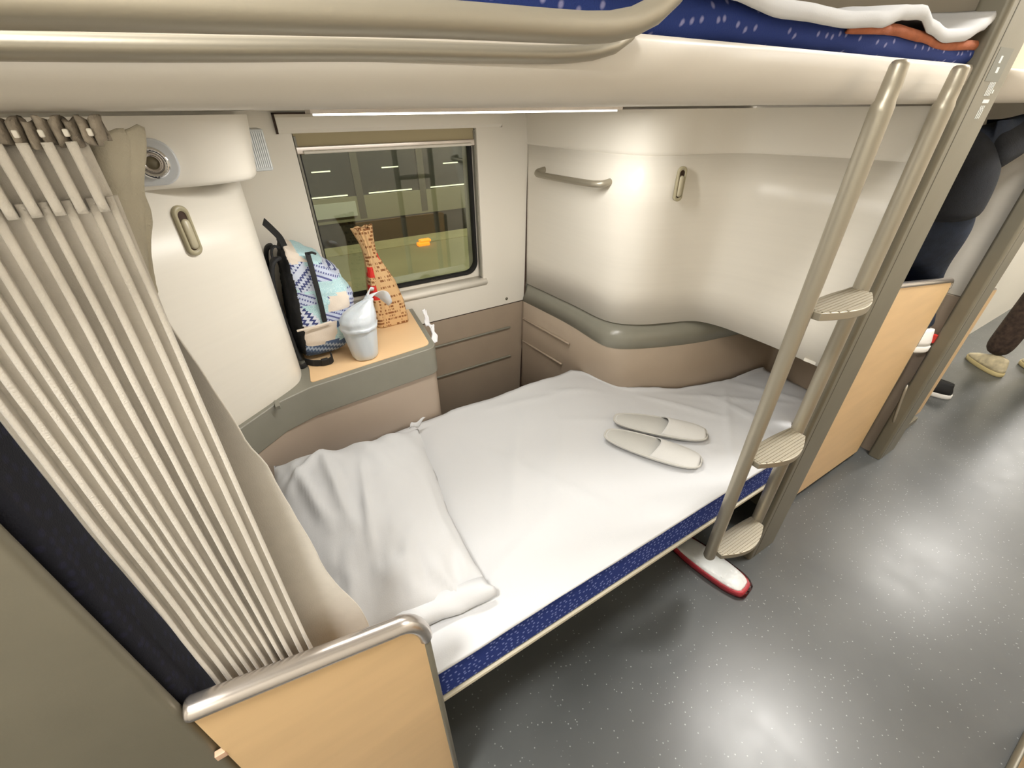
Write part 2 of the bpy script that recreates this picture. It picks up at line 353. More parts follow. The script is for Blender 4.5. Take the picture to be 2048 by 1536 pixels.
# ================================================================== POSTS
def post(x0, x1, y, ztop, label, marks=False, name='partition_post', dep=.05):
    t = thing(name, ((x0 + x1) / 2, y + .02, 0), label, 'post', 'grey posts along the aisle')
    P = rrect(x0, x1, y, y + dep, min(.010, dep * .45), 4)
    pb = prism('post_body', P, 0, ztop, M_post, t); bev(pb, .002, 1, 60)
    prism('front_groove', rrect(x0 + .028, x0 + .032, y - .0006, y + .004, .0005, 2), .0, ztop, mat('post_groove', (92, 88, 76), .5), t)
    if marks:
        mk = mat('white_print', (226, 228, 226), .6)
        yy = y - .0008
        def stroke(cx, cz, w_, h_, sh=0.):
            prism_y('printed_mark', [(cx - w_ / 2 - sh, cz - h_ / 2), (cx + w_ / 2 - sh, cz - h_ / 2), (cx + w_ / 2 + sh, cz + h_ / 2), (cx - w_ / 2 + sh, cz + h_ / 2)], yy, y + .001, mk, t)
        prism_y('marking_plate', [(1.275, 1.437), (1.345, 1.437), (1.345, 1.488), (1.275, 1.488)], y - .0005, y + .001, mat('mark_plate', (112, 112, 102), .45), t)
        stroke(1.303, 1.4705, .010, .011); stroke(1.311, 1.4545, .012, .009)
        for k in range(4): stroke(1.309 + k * .008, 1.4250, .0032, .022, .001)
        stroke(1.321, 1.4300, .030, .003); stroke(1.343, 1.421, .006, .006)
        stroke(1.331, 1.4050, .032, .006)
        for k in range(3): stroke(1.319 + k * .009, 1.387, .0032, .022, .001)
        stroke(1.329, 1.392, .022, .0028)
    return t
post(1.232, 1.390, .376, 2.25, 'wide grey post with white berth markings beside the ladder', True)
post(2.232, 2.392, .378, 2.25, 'plain grey post farther along the aisle beyond the crouching person')
post(-.62, -.2245, .380, 2.25, 'very wide grey post panel left of the curtain and navy pad', dep=.016)
# ================================================================== GUARD PANELS
def guard(x0, x1, y, zb, zl, zr, label, cap_r=.012, rr=.030, extra=None):
    t = thing('guard_panel', ((x0 + x1) / 2, y, zb), label, 'panel', 'pale orange guard panels along the aisle')
    n = 8
    sl = (zr - zl) / (x1 - x0)
    def top(x): return zl + sl * (x - x0)
    cx = x1 - rr; cz = top(cx) - rr * 1.5
    arc = [(cx + rr * math.sin(k / n * PI / 2), cz + rr * 1.5 * math.cos(k / n * PI / 2)) for k in range(n + 1)]
    poly = [(x0, zb), (x1, zb)] + list(reversed(arc)) + [(x0, zl)]
    prism_y('board', poly, y, y + .018, M_wood, t)
    path = [(x0, y + .009, zl)] + [(x0 + (cx - x0) * k / 6, y + .009, top(x0 + (cx - x0) * k / 6)) for k in range(1, 6)] + [(p[0], y + .009, p[1]) for p in arc]
    tube('cap_rail', path, cap_r, M_alu, t, 16, ry=cap_r * 1.25)
    tube('edge_rail', [(x1, y + .009, cz + .001), (x1, y + .009, (cz + zb) / 2), (x1, y + .009, zb)], cap_r * .62, M_post, t, 12, ry=cap_r * 1.0)
    if extra: extra(t)
    return t
def near_extra(t):
    box('clip', -.228, -.216, .372, .380, .694, .706, mat('clip_beige', (214, 178, 150), .5), t, .001)
    box('edge_chip', .048, .058, .3775, .381, .105, .122, mat('chip_white', (225, 215, 200), .6), t)
guard(-.217, .060, .374, .050, .812, .742, 'near pale orange guard panel with silver cap at the pillow end of bed', rr=.042, extra=near_extra)
guard(1.392, 2.168, .453, .030, .977, .858, 'tall pale orange guard panel behind the marked grey post', .010, .02)
def far_extra(t): 
    box('sticker', 2.50, 2.56, .4285, .4315, .10, .14, mat('orange_sticker', (232, 120, 60), .5), t)
    box('kick_strip', 2.40, 2.72, .415, .432, .0, .03, M_post, t)
guard(2.394, 2.79, .432, .030, .755, .705, 'pale orange guard panel with an orange sticker beyond the second post', .007, .012, far_extra)
t = thing('guard_panel', (1.0, -.325, 0), 'pale orange guard panel with dark rim on the opposite side of the aisle', 'panel', 'pale orange guard panels along the aisle')
prism_y('board', rrect(.70, 1.405, .03, .72, .02), -.345, -.325, M_wood, t)
tube('rim', [(.70, -.325, .012), (1.0, -.325, .012), (1.38, -.325, .012), (1.408, -.325, .03), (1.412, -.325, .10), (1.412, -.325, .70)], .012, M_post, t, 10)

# ================================================================== LOWER BUNK
ZM = .522
BACK = [(-.21, .93), (-.16, .985), (-.06, 1.05), (.03, 1.085), (.20, 1.115), (.41, 1.13), (.70, 1.13), (.95, 1.13), (.982, 1.10), (1.000, 1.02), (1.014, .965), (1.045, .912), (1.11, .864), (1.195, .818), (1.29, .785), (1.38, .762), (1.46, .750), (1.55, .742), (1.625, .732)]
def yback(x):
    if x <= BACK[0][0]: return BACK[0][1]
    for (xa, ya), (xb, yb) in zip(BACK, BACK[1:]):
        if x <= xb: return ya + (yb - ya) * (x - xa) / (xb - xa)
    return BACK[-1][1]
lb = thing('lower_bunk', (.6, .75, 0), 'lower bunk with blue dotted mattress under the white sheet', 'bunk bed')
YF = .402
xs = [-.205 + (1.60 + .205) * k / 60 for k in range(61)]
def yfront(x): return YF + (.480 - YF) * max(0, min(1, (x - 1.26) / .10))
poly = [(x, yfront(x)) for x in xs] + [(x, yback(x) - .004) for x in reversed(xs)]
mt = prism('mattress', poly, .404, ZM - .004, M_blue, lb, .010)
poly2 = [(x, yfront(x) - .004) for x in xs] + [(x, yback(x) - .004) for x in reversed(xs)]
prism('base_plate', poly2, .392, .4035, mat('cream_trim', (214, 206, 184), .5), lb, .002)
box('support_box', .0, 1.55, .62, .735, 0, .392, mat('underbed_box', (58, 52, 46), .6), lb)
box('support_leg', -.20, -.16, .45, .85, 0, .392, M_post, lb)
box('support_leg', 1.50, 1.54, .49, .60, 0, .392, M_post, lb)
# fitted sheet
def ridge(x, y, A, B, amp, wd):
    ax, ay = A; bx, by = B; dx, dy = bx - ax, by - ay; L2 = dx * dx + dy * dy
    t_ = max(0, min(1, ((x - ax) * dx + (y - ay) * dy) / L2)); d = math.hypot(x - ax - t_ * dx, y - ay - t_ * dy)
    return amp * math.exp(-(d / wd) ** 2) * (math.sin(PI * (0.08 + .84 * t_)))
CRE = [((.93, .44), (.80, .80), .004, .012), ((1.02, .45), (1.35, .72), .003, .010), ((.62, .50), (.40, .95), .004, .02), ((.35, .60), (.62, .98), .004, .018), ((.45, .55), (.75, .95), .003, .016), ((.95, .95), (.75, 1.08), .003, .012), ((1.05, .85), (1.20, .60), .004, .012), ((1.15, .80), (1.50, .50), .0035, .012), ((1.25, .76), (1.30, .45), .004, .014), ((.70, .90), (1.0, .70), .003, .014), ((.5, 1.08), (.9, 1.0), .003, .014), ((.1, .45), (.5, .60), .004, .02), ((1.40, .74), (1.55, .45), .004, .015)]
NX, NY = 150, 60; V = []; F = []
XS = sorted(set([-.206 + (1.606 + .206) * k / 120 for k in range(121)] + [.94 + .005 * k for k in range(30)])); NX = len(XS)
for i, x in enumerate(XS):
    yb = yback(x) - .006; yf = yfront(x) - .003
    for j in range(NY + 4):
        if j < 4:                         # short overhang down the front face
            hang = .006 + .005 * fbm(x, .3, 1, 4) - .010 * max(0, min(1, (.25 - x) / .2)) * 0
            y = yf - .0035 + .0005 * j; z = ZM - hang * (1 - j / 4)
            if j == 3: y = yf - .0015
        else:
            v = (j - 4) / (NY - 1); y = yf + (yb - yf) * v
            z = ZM + .002 + .0035 * fbm(x, y, 0, 5) + 1.8 * sum(ridge(x, y, *c) for c in CRE)
            e = 1 - v
            z += .010 * math.exp(-(e / .03) ** 2) * (.5 + fbm(x, 7, 2, 6))
            if v < .03: z -= .003 * (1 - v / .03)
        V.append((x, y, z))
for i in range(NX - 1):
    for j in range(NY + 3):
        a = i * (NY + 4) + j; F.append((a, a + 1, a + NY + 5, a + NY + 4))
sh = mesh('bed_sheet', V, F, M_sheet, None, True); solid(sh, .0018, -1)
tag(sh, 'white cotton sheet spread over the lower bunk mattress', 'sheet')
# pillow
def pillow():
    n = 54; V = []; F = []
    C = {'nl': Vector((-.185, .500, .558)), 'nr': Vector((.222, .478, .548)), 'fr': Vector((.285, 1.060, .556)), 'fl': Vector((-.112, .992, .650))}
    def base(u, v):
        p = C['nl'].lerp(C['nr'], u).lerp(C['fl'].lerp(C['fr'], u), v)
        s = math.sin(PI * u) * .012; q = math.sin(PI * v) * .012
        p.y += (s if v < .5 else -s) * abs(2 * v - 1); p.x += (q if u < .5 else -q) * abs(2 * u - 1) + .014 * fbm(u, v, 8, 2.2) * abs(2 * u - 1); return p
    for side in (1, -1):
        for i in range(n + 1):
            for j in range(n + 1):
                u, v = i / n, j / n; p = base(u, v)
                a = max(0, 1 - abs(2 * u - 1) ** 2.6) ** .62; b_ = max(0, 1 - abs(2 * v - 1) ** 3.0) ** .62
                h = a * b_
                if side > 0:
                    wr_ = .006 * fbm(u, v, 3, 3.2) + .005 * math.sin(26 * (u + .35 * fbm(u, v, 5, 2))) * math.exp(-((v - .06) / .16) ** 2) + .004 * math.sin(30 * (u * .8 + v * .5) + 3 * fbm(u, v, 1, 2)) * math.exp(-((v - .95) / .18) ** 2)
                    wr_ += ridge(u, v, (.30, .45), (.12, .92), .010, .03) + ridge(u, v, (.42, .40), (.30, .95), .009, .03) + ridge(u, v, (.5, .2), (.55, .8), .006, .025) + ridge(u, v, (.05, .7), (.35, .98), .009, .03)
                    wr_ += ridge(u, v, (.93, .1), (.9, .6), .006, .02)
                    p.z += .078 * h + 1.7 * wr_ * (.25 + .75 * h ** .5)
                else: p.z -= .020 * h
                p.z = max(p.z, .531)
                V.append(p)
    o2 = (n + 1) ** 2
    for i in range(n):
        for j in range(n):
            a = i * (n + 1) + j; F.append((a, a + n + 1, a + n + 2, a + 1)); F.append((o2 + a, o2 + a + 1, o2 + a + n + 2, o2 + a + n + 1))
    me_t = thing('pillow', (.05, .78, .531), 'white pillow with loose case corners at the curtain end of the bed', 'pillow')
    o = mesh('pillow_body', V, F, M_sheet, me_t, True)
    bm = bmesh.new(); bm.from_mesh(o.data); bmesh.ops.remove_doubles(bm, verts=bm.verts, dist=.0008); bmesh.ops.recalc_face_normals(bm, faces=bm.faces); bm.to_mesh(o.data); bm.free()
    # open hem of the pillowcase along the near short side
    def rows_mesh(nm, rows, m_=48):
        V = []; F = []; k_ = len(rows)
        for i in range(m_ + 1):
            u = 1.0 * i / m_; p = base(max(0, min(1, u)), 0); p.x += max(0, u - 1) * .4
            h0 = .012 + .010 * math.sin(PI * min(1, max(0, u))) ** .5; wv_ = .005 * math.sin(19 * u + 2) + .007 * fbm(u, 1, 1, 4)
            for (dy, dz, kw) in rows: V.append(Vector((p.x + .010 * u * (dy < 0), p.y + dy - .010 * fbm(u, 2, 0, 3) * (dy < 0), max(.533, p.z - .012 + (h0 + .012) * dz + kw * wv_))))
        for i in range(m_):
            for k in range(k_ - 1): a_ = i * k_ + k; F.append((a_, a_ + k_, a_ + k_ + 1, a_ + 1))
        solid(mesh(nm, V, F, M_sheet, me_t, True), .0022)
    rows_mesh('case_hem', [(.022, .96, .3), (.002, .84, .8), (-.008, .70, 1.), (-.015, .46, 1.1), (-.018, .16, .9), (-.015, -.2, .2)])
    # loose corner at far end
    V = []; F = []
    for i in range(7):
        u = i / 6; p = base(.93 + .09 * u, 1.0)
        for k in range(4): V.append(p + Vector((.014 * k / 3 * u + .004 * k, .004 * k, .010 + .012 * (k / 3) + .006 * math.sin(6 * u + k))))
    for i in range(6):
        for k in range(3): a = i * 4 + k; F.append((a, a + 4, a + 5, a + 1))
    solid(mesh('case_corner', V, F, M_sheet, me_t, True), .002)
pillow()

# ================================================================== SIDE TABLE
def rounded(pts, r, n=5):
    out = []; K = len(pts)
    for i in range(K):
        p = Vector(pts[i] + (0,)); a = Vector(pts[i - 1] + (0,)); b_ = Vector(pts[(i + 1) % K] + (0,))
        rr = r[i] if isinstance(r, (list, tuple)) else r
        if rr <= 0: out.append((p.x, p.y)); continue
        da = (a - p).normalized(); db = (b_ - p).normalized()
        for k in range(n + 1):
            t_ = k / n; q = (p + da * rr).lerp(p, t_).lerp(p.lerp(p + db * rr, t_), t_); out.append((q.x, q.y))
    return out
st = thing('side_table', (.2, 1.28, 0), 'built-in corner table with peach top and grey rim under the window', 'table')
TP = rounded([(.452, 1.462), (.408, 1.128), (.030, 1.092), (-.055, 1.060), (-.150, .985), (-.215, .92), (-.218, 1.2), (-.2, 1.462)], [0, .035, 0, 0, 0, 0, 0, 0])
TB = rounded([(.448, 1.462), (.404, 1.136), (.030, 1.098), (-.055, 1.064), (-.152, .988), (-.215, .93), (-.216, 1.2), (-.2, 1.462)], [0, .035, 0, 0, 0, 0, 0, 0])
prism('body', TB, 0.0, .692, mat('table_body', (180, 164, 148), .42, bump=.04, bscale=200), st, .002)
prism('rim_band', TP, .692, .785, M_band, st, .004)
TI = rounded([(.434, 1.455), (.394, 1.150), (.060, 1.116), (.035, 1.113), (.045, 1.19), (.045, 1.455)], [0, .022, 0, .012, .01, 0])
prism('top_inlay', TI, .7845, .7868, M_peach, st)
box('ledge_step', -.060, -.050, 1.040, 1.072, .778, .787, M_band, st)

# ================================================================== UPPER BUNKS
def upper_bunk(x0, x1, label, rail=False):
    t = thing('upper_bunk', ((x0 + x1) / 2, .9, 1.40), label, 'bunk bed', 'upper bunks along the aisle')
    prof = [(.50, 1.404), (.425, 1.402), (.410, 1.404), (.401, 1.410), (.394, 1.419), (.389, 1.431), (.3875, 1.444), (.3880, 1.456), (.391, 1.4615), (.40, 1.463), (.44, 1.4635), (.50, 1.462)]
    extrude_x('front_moulding', prof, x0, x1, M_fascia, t)
    box('underside', x0, x1, .50, W - .01, 1.405, 1.455, M_tray, t)
    return t
ub = upper_bunk(-.60, 1.232, 'upper bunk with blue mattress and guard rail above the bed')
ub2 = upper_bunk(1.392, 2.230, 'empty cream moulded upper bunk beyond the marked grey post')
box('back_board', 1.392, 2.230, .405, .425, 1.455, 2.0, mat('pinkish_beige', (212, 190, 166), .5), ub2)
# upper mattress
V = []; F = []; nx, ns = 90, 16
for i in range(nx + 1):
    x = -.58 + (1.262 + .58) * i / nx
    sag = max(0, (x - .80) / .46)
    for k in range(ns + 1):
        a = k / ns
        if a < .65: ang = -PI / 2 + (a / .65) * PI; hh = .022 - .002 * sag
        if a < .65:
            y = .422 - .016 * math.cos(ang) - .010 * sag * max(0, math.cos(ang)); z = 1.484 - .008 * sag + hh * math.sin(ang) - .010 * sag * math.exp(-((x - .93) / .05) ** 2) * (1 - a)
        else: y = .422 + (a - .65) / .35 * 1.0; z = 1.506 - .008 * sag
        z += .0025 * fbm(x, k * .3, 0, 9); V.append((x, y, z))
for i in range(nx):
    for k in range(ns): a = i * (ns + 1) + k; F.append((a, a + 1, a + ns + 2, a + ns + 1))
mesh('mattress', V, F, dotted('blue_fabric_upper', (28, 52, 122), (140, 142, 188), 56, (.09, .22), .35), ub, True)
# guard rail
rp = [(-.58, .356, 1.436), (-.2, .356, 1.4420), (0, .356, 1.4485), (.15, .356, 1.4535), (.27, .356, 1.4560), (.315, .356, 1.4585), (.350, .356, 1.466), (.378, .356, 1.480), (.398, .356, 1.500), (.410, .356, 1.525), (.415, .356, 1.56), (.415, .356, 1.68), (.405, .356, 1.70), (.385, .356, 1.712), (.35, .356, 1.716), (-.58, .356, 1.716)]
gr = tube('guard_rail', catmull(rp, 90), .0108, M_metal, ub, 18, capr=False)
sp = [(-.58, .386, 1.4225), (-.08, .386, 1.4315), (.10, .386, 1.4370), (.22, .386, 1.4395), (.28, .386, 1.4410), (.325, .387, 1.4450), (.355, .389, 1.4520), (.37, .392, 1.460)]
tube('rail_strip', catmull(sp, 40), .0068, M_metal, gr, 14, ry=.010)  # flattened metal strip following the lower side of the rail tube
# upper sheet and blanket
def edge_cloth(name, x0, x1, zf, depth, m, label, cat, amp, y0=.402, hem=.020):
    V = []; F = []; nx, ny = 90, 22
    for i in range(nx + 1):
        x = x0 + (x1 - x0) * i / nx; zt = zf(x)
        for j in range(ny + 1):
            v = max(0, (j - 5) / (ny - 5)); y = y0 + depth * v + .006 * fbm(x, 3, 1, 8) - .003 * math.sin(PI * min(1, j / 5))
            z = zt + hem * min(1, j / 5) + .012 * min(1, v * 4) + amp * fbm(x, y, 0, 7) * min(1, v * 3)
            V.append((x, y, z))
    for i in range(nx):
        for j in range(ny): a = i * (ny + 1) + j; F.append((a, a + 1, a + ny + 2, a + ny + 1))
    o = mesh(name, V, F, m, None, True); solid(o, .003, 0); tag(o, label, cat); return o
def interp(T):
    def f(x):
        if x <= T[0][0]: return T[0][1]
        for (a, za), (b_, zb) in zip(T, T[1:]):
            if x <= b_:
                s = (x - a) / (b_ - a); s = s * s * (3 - 2 * s); return za + (zb - za) * s
        return T[-1][1]
    return f
edge_cloth('upper_sheet', -.10, 1.24, interp([(-.10, 1.520), (.40, 1.508), (.52, 1.497), (.62, 1.488), (.74, 1.487), (.84, 1.492), (.92, 1.506), (.965, 1.509), (1.01, 1.494), (1.08, 1.487), (1.14, 1.491), (1.20, 1.508), (1.24, 1.522)]), .55, M_sheet, 'crumpled white sheet on the upper bunk mattress', 'sheet', .008, .394, .016)
edge_cloth('blanket', .78, 1.25, interp([(.78, 1.484), (.92, 1.489), (1.0, 1.485), (1.1, 1.479), (1.25, 1.484)]), .30, mat('orange_brown_blanket', (168, 96, 62), .9, var=.1, vscale=60, bump=.4, bscale=400), 'orange brown blanket edge under the upper bunk sheet', 'blanket', .001, .400, .012)
# light strip under the bunk
ls = thing('light_strip', (.46, .85, 1.398), 'glowing white light strip under the upper bunk', 'light')
box('strip_housing', .14, .79, .826, .874, 1.3985, 1.4045, M_alu, ls)
box('strip_diffuser', .15, .78, .832, .868, 1.3955, 1.3988, mat('strip_glow', (255, 252, 245), .5, emit=(255, 248, 232), estr=6.0), ls)
area('strip_lamp', (.465, .85, 1.394), .62, LIGHT_STRIP, WARM, (0, 0, 0), 'RECTANGLE', .035, ls)

# ================================================================== LADDER
ld = thing('ladder', (.957, .352, .33), 'champagne metal ladder with three ribbed steps leading to the upper bunk', 'ladder')
for x in (.850, 1.065):
    P = [(x, .352, .345), (x, .352, .60), (x, .352, 1.0), (x, .352, 1.392), (x, .352, 1.400), (x + .002, .352, 1.406), (x + .003, .352, 1.425), (x + .003, .352, 1.448)]
    tube('rail', P, [.0152, .0152, .0152, .0152, .0150, .0130, .0128, .0118], M_metal, ld, 20, ry=None, up=(1, 0, 0))
for z in (1.080, .705, .365):
    xa, xb = .862, 1.055; n = 14
    poly = [(xa + (xb - xa) * k / n, .326 - .030 * math.sin(PI * k / n)) for k in range(n + 1)] + [(xb - (xb - xa) * k / n, .366 + .006 * math.sin(PI * k / n)) for k in range(n + 1)]
    s_ = prism('step', poly, z - .016, z, M_metal, ld, .002)
    V = []; F = []
    for k in range(9):
        y = .306 + k * .0072
        h = lambda yy: None
        def xlim(yy):
            if yy < .326: s = max(0, min(1, (.326 - yy) / .030)); a = math.asin(s) / PI; return xa + (xb - xa) * a + .006, xb - (xb - xa) * a - .006
            if yy > .366: s = max(0, min(1, (yy - .366) / .006)); a = math.asin(s) / PI; return xa + (xb - xa) * a + .006, xb - (xb - xa) * a - .006
            return xa + .004, xb - .004
        x0_, x1_ = xlim(y)
        b0 = len(V); V += [(x0_, y - .0022, z - .001), (x1_, y - .0022, z - .001), (x1_, y + .0022, z - .001), (x0_, y + .0022, z - .001), (x0_, y - .0014, z + .0018), (x1_, y - .0014, z + .0018), (x1_, y + .0014, z + .0018), (x0_, y + .0014, z + .0018)]
        F += [tuple(b0 + q for q in f) for f in ((0, 1, 5, 4), (1, 2, 6, 5), (2, 3, 7, 6), (3, 0, 4, 7), (4, 5, 6, 7))]
    mesh('tread_ribs', V, F, M_metal, s_)

# ================================================================== CURTAIN
cu = thing('curtain', (-.12, .43, .56), 'cream pleated privacy curtain gathered at the head of the bed', 'curtain')
def curtain_sheet(name, path_fn, z0, z1, nu, nv, m, th=.0014):
    V = []; F = []
    for j in range(nv + 1):
        z = z0 + (z1 - z0) * j / nv
        for i in range(nu + 1): V.append(path_fn(i / nu, z))
    for j in range(nv):
        for i in range(nu): a = j * (nu + 1) + i; F.append((a, a + 1, a + nu + 2, a + nu + 1))
    return solid(mesh(name, V, F, m, cu, True), th)
def pl(u, z):
    t_ = (z - .56) / (1.36 - .56)
    nf = 11; x = -.196 + .110 * u + .016 * t_ * u + .006 * math.sin(3.3 * z + 2)
    amp = .0088 * (.8 + .25 * math.sin(u * 9 + z * 2)) * (1 - .35 * max(0, t_ - .85) / .15)
    ph = 2 * PI * nf * u + .9 * math.sin(z * 4 + u * 7) + .5 * math.sin(u * 19)
    x += .0026 * math.sin(ph) + .0022 * math.sin(2 * ph)
    cc = math.cos(ph) - .35; cc = math.copysign(abs(cc / 1.35) ** .6, cc)
    return (x, .424 + amp * cc + .003 * fbm(x * 3, z, 0, 5) + .012 * (t_ > 2), z)
curtain_sheet('pleats', pl, .56, 1.352, 330, 60, M_curtain)
def hd(u, z):
    nf = 11; x = -.200 + .128 * u; ph = 2 * PI * nf * u
    return (x + .0022 * math.sin(2 * ph) + .002 * math.sin(ph), .421 + .0095 * math.copysign(abs((math.cos(ph) - .45) / 1.45) ** .6, math.cos(ph) - .45), z)
curtain_sheet('header_band', hd, 1.344, 1.386, 264, 8, M_curtain)
def hm(u, z):
    t_ = (z - .56) / (1.35 - .56)
    xr = interp([(.55, -.006), (.723, -.013), (.90, -.038), (1.06, -.056), (1.11, -.066), (1.27, -.080), (1.37, -.084)])(z)
    x = -.100 + (xr + .100) * u + .003 * math.sin(z * 13) * u + .004 * fbm(0, z, 4, 6) * u
    return (x, .458 - .018 * u * u + .006 * math.sin(z * 7) * u, z)
curtain_sheet('hem_layer', hm, .555, 1.365, 40, 60, M_curtain)
def fp(u, z):
    xr = interp([(1.262, -.083), (1.274, -.078), (1.344, -.058), (1.392, -.041)])(z)
    x = -.105 + (xr + .105) * u + .003 * fbm(u, z, 2, 20) * u
    return (x, .452 + .006 * math.sin(u * 8), z + .004 * fbm(u, 1, 1, 8))
curtain_sheet('flap', fp, 1.262, 1.392, 24, 40, M_curtain2)
V = []
def gt(u, z):
    return (-.205 + .145 * u, .424 + .006 * math.cos(2 * PI * 22 * u) + .006 * fbm(u * 2, z, 0, 30), z + .002 * math.cos(2 * PI * 15 * u + 1))
curtain_sheet('gather_tape', gt, 1.384, 1.3985, 170, 6, mat('gather_tape', (160, 150, 136), .95, var=.2, vscale=150, bump=.5, bscale=500), .003)
for k in range(12):
    x = -.198 + k * .0118; box('hook', x, x + .0028, .4145, .418, 1.3885, 1.393, M_white2, cu, .0008)

# ================================================================== READING LAMP, GRAB HANDLE
rl = thing('reading_lamp', (-.098, 1.008, 1.297), 'silver reading lamp with round lens on the cream unit beside the curtain', 'lamp')
prism_y('plate', rrect(-.165, -.062, 1.297, 1.368, .032, 8), .996, 1.016, M_greyplastic, rl, .003)
def disc(c, r0, r1, d0, d1, m, nm, par, n=28):
    rings = [[(c[0] + r * math.cos(2 * PI * k / n), c[1] - d, c[2] + r * math.sin(2 * PI * k / n)) for k in range(n)] for r, d in ((r0, d0), (r0, d1), (r1, d1), (r1, d0 + .001))]
    return loft(nm, rings, m, par, True, False)
disc((-.098, .997, 1.332), .024, .017, -.002, .008, M_chrome, 'bezel', rl)
disc((-.098, .997, 1.332), .0165, .010, -.002, .005, M_alu, 'inner_ring', rl)
tube('lens', [(-.098, .998, 1.332), (-.098, .994, 1.332)], .011, mat('lens_glass', (120, 112, 92), .1), rl, 18, capr=False)
gh = tube('grab_handle', catmull([(.956, 1.345, 1.226), (.925, 1.342, 1.222), (.908, 1.328, 1.218), (.904, 1.30, 1.216), (.904, 1.17, 1.216), (.904, 1.05, 1.217), (.906, 1.025, 1.218), (.916, 1.008, 1.219), (.935, 1.004, 1.222), (.952, 1.004, 1.226)], 40), .0095, M_metal, None, 16)
tag(gh, 'champagne metal grab handle on the cream wall beside the window', 'handle')

# ================================================================== SLIPPERS
def outline(n, L, wt, wh):
    pts = []
    for k in range(n):
        a = 2 * PI * k / n; c, s = math.cos(a), math.sin(a)
        w_ = wt * (1 + c) / 2 + wh * (1 - c) / 2
        pts.append((L / 2 * (abs(c) ** .92) * (1 if c > 0 else -1), w_ / 2 * (abs(s) ** .60) * (1 if s > 0 else -1)))
    return pts
def slipper(center, ang, label, z, m, group, wrap=False):
    t = thing('slipper', (center[0], center[1], z), label, 'slipper', group)
    ca, sa = math.cos(ang), math.sin(ang)
    def Wd(p, zz): return (center[0] + p[0] * ca - p[1] * sa, center[1] + p[0] * sa + p[1] * ca, zz)
    O = outline(40, .285, .104, .084)
    loft('sole', [[Wd((p[0] * s, p[1] * s), z + h) for p in O] for s, h in ((.97, 0), (1., .003), (1., .007), (.97, .009))], m[0], t, True, True)
    tube('piping', [Wd(p, z + .008) for p in O] + [Wd(O[0], z + .008)], .0030, m[1], t, 8, capr=False)
    loft('insole', [[Wd((p[0] * s, p[1] * s), z + h) for p in O] for s, h in ((.96, .008), (.93, .0100))], m[2], t, True, True)
    V = []; F = []; nu, nv = 18, 20
    for i in range(nu + 1):
        u = i / nu; xx = .004 + (.138 - .004) * u; c = min(1, (xx / .1425)); 
        w_ = (.104 * (1 + c ** 1.0) / 2 + .084 * (1 - c) / 2) / 2 * max(0, 1 - c ** 2.17) ** .30
        for j in range(nv + 1):
            s = -1 + 2 * j / nv
            hgt = (.024 * (1 - .75 * u)) * max(0, 1 - abs(s) ** 2.4)
            V.append(Wd((xx - .020 * (1 - s * s) * (1 - u) * -1, w_ * s), z + .0085 + hgt))
    for i in range(nu):
        for j in range(nv): a = i * (nv + 1) + j; F.append((a, a + 1, a + nv + 2, a + nv + 1))
    solid(mesh('upper', V, F, m[3], t, True), .003)
    return t
M_sl = mat('slipper_white', (204, 203, 200), .9, bump=.3, bscale=400)
sl = (M_sl, mat('slipper_piping', (196, 194, 188), .8), mat('slipper_insole', (192, 191, 186), .9, bump=.3, bscale=300), M_sl)
slipper((.857, .618), -1.05, 'white disposable slipper on the sheet lying nearer the aisle edge', .536, sl, 'white slippers on the bed')
slipper((.956, .676), -.86, 'white disposable slipper on the sheet lying nearer the curved wall', .536, sl, 'white slippers on the bed')
# packed slippers on the floor
pk = thing('packed_slippers', (1.11, .44, 0), 'red edged white slipper sealed in clear plastic on the floor under the ladder', 'slipper')
ca, sa = math.cos(-1.42), math.sin(-1.42); pc = (1.085, .445)
def Wp(p, zz): return (pc[0] + p[0] * ca - p[1] * sa, pc[1] + p[0] * sa + p[1] * ca, zz)
O = [(p[0], (abs(p[1]) / .061) ** .75 * .054 * (1 if p[1] > 0 else -1)) for p in outline(36, .285, .122, .11)]
red = mat('red_edge', (188, 52, 66), .5)
loft('sole', [[Wp((p[0] * s, p[1] * s), h) for p in O] for s, h in ((.97, .002), (1., .006), (1., .022), (.95, .026))], red, pk, True, True)
loft('insole', [[Wp((p[0] * s, p[1] * s), h) for p in O] for s, h in ((.93, .025), (.90, .030), (.6, .032))], mat('packed_white', (236, 238, 236), .5), pk, True, True)
def film():
    m = bpy.data.materials.new('clear_film'); m.use_nodes = True; N = m.node_tree.nodes; L = m.node_tree.links
    for n in list(N): N.remove(n)
    out = N.new('ShaderNodeOutputMaterial'); mx = N.new('ShaderNodeMixShader'); tr = N.new('ShaderNodeBsdfTransparent'); gl = N.new('ShaderNodeBsdfGlossy')
    gl.inputs['Roughness'].default_value = .12; fr = N.new('ShaderNodeFresnel'); fr.inputs[0].default_value = 1.4
    tc = N.new('ShaderNodeTexCoord'); n2 = N.new('ShaderNodeTexNoise'); n2.inputs['Scale'].default_value = 90; bp = N.new('ShaderNodeBump'); bp.inputs['Strength'].default_value = .8; bp.inputs['Distance'].default_value = .004
    L.new(tc.outputs['Object'], n2.inputs['Vector']); L.new(n2.outputs[0], bp.inputs['Height']); L.new(bp.outputs[0], gl.inputs['Normal']); L.new(bp.outputs[0], fr.inputs['Normal'])
    L.new(fr.outputs[0], mx.inputs[0]); L.new(tr.outputs[0], mx.inputs[1]); L.new(gl.outputs[0], mx.inputs[2]); L.new(mx.outputs[0], out.inputs[0]); return m
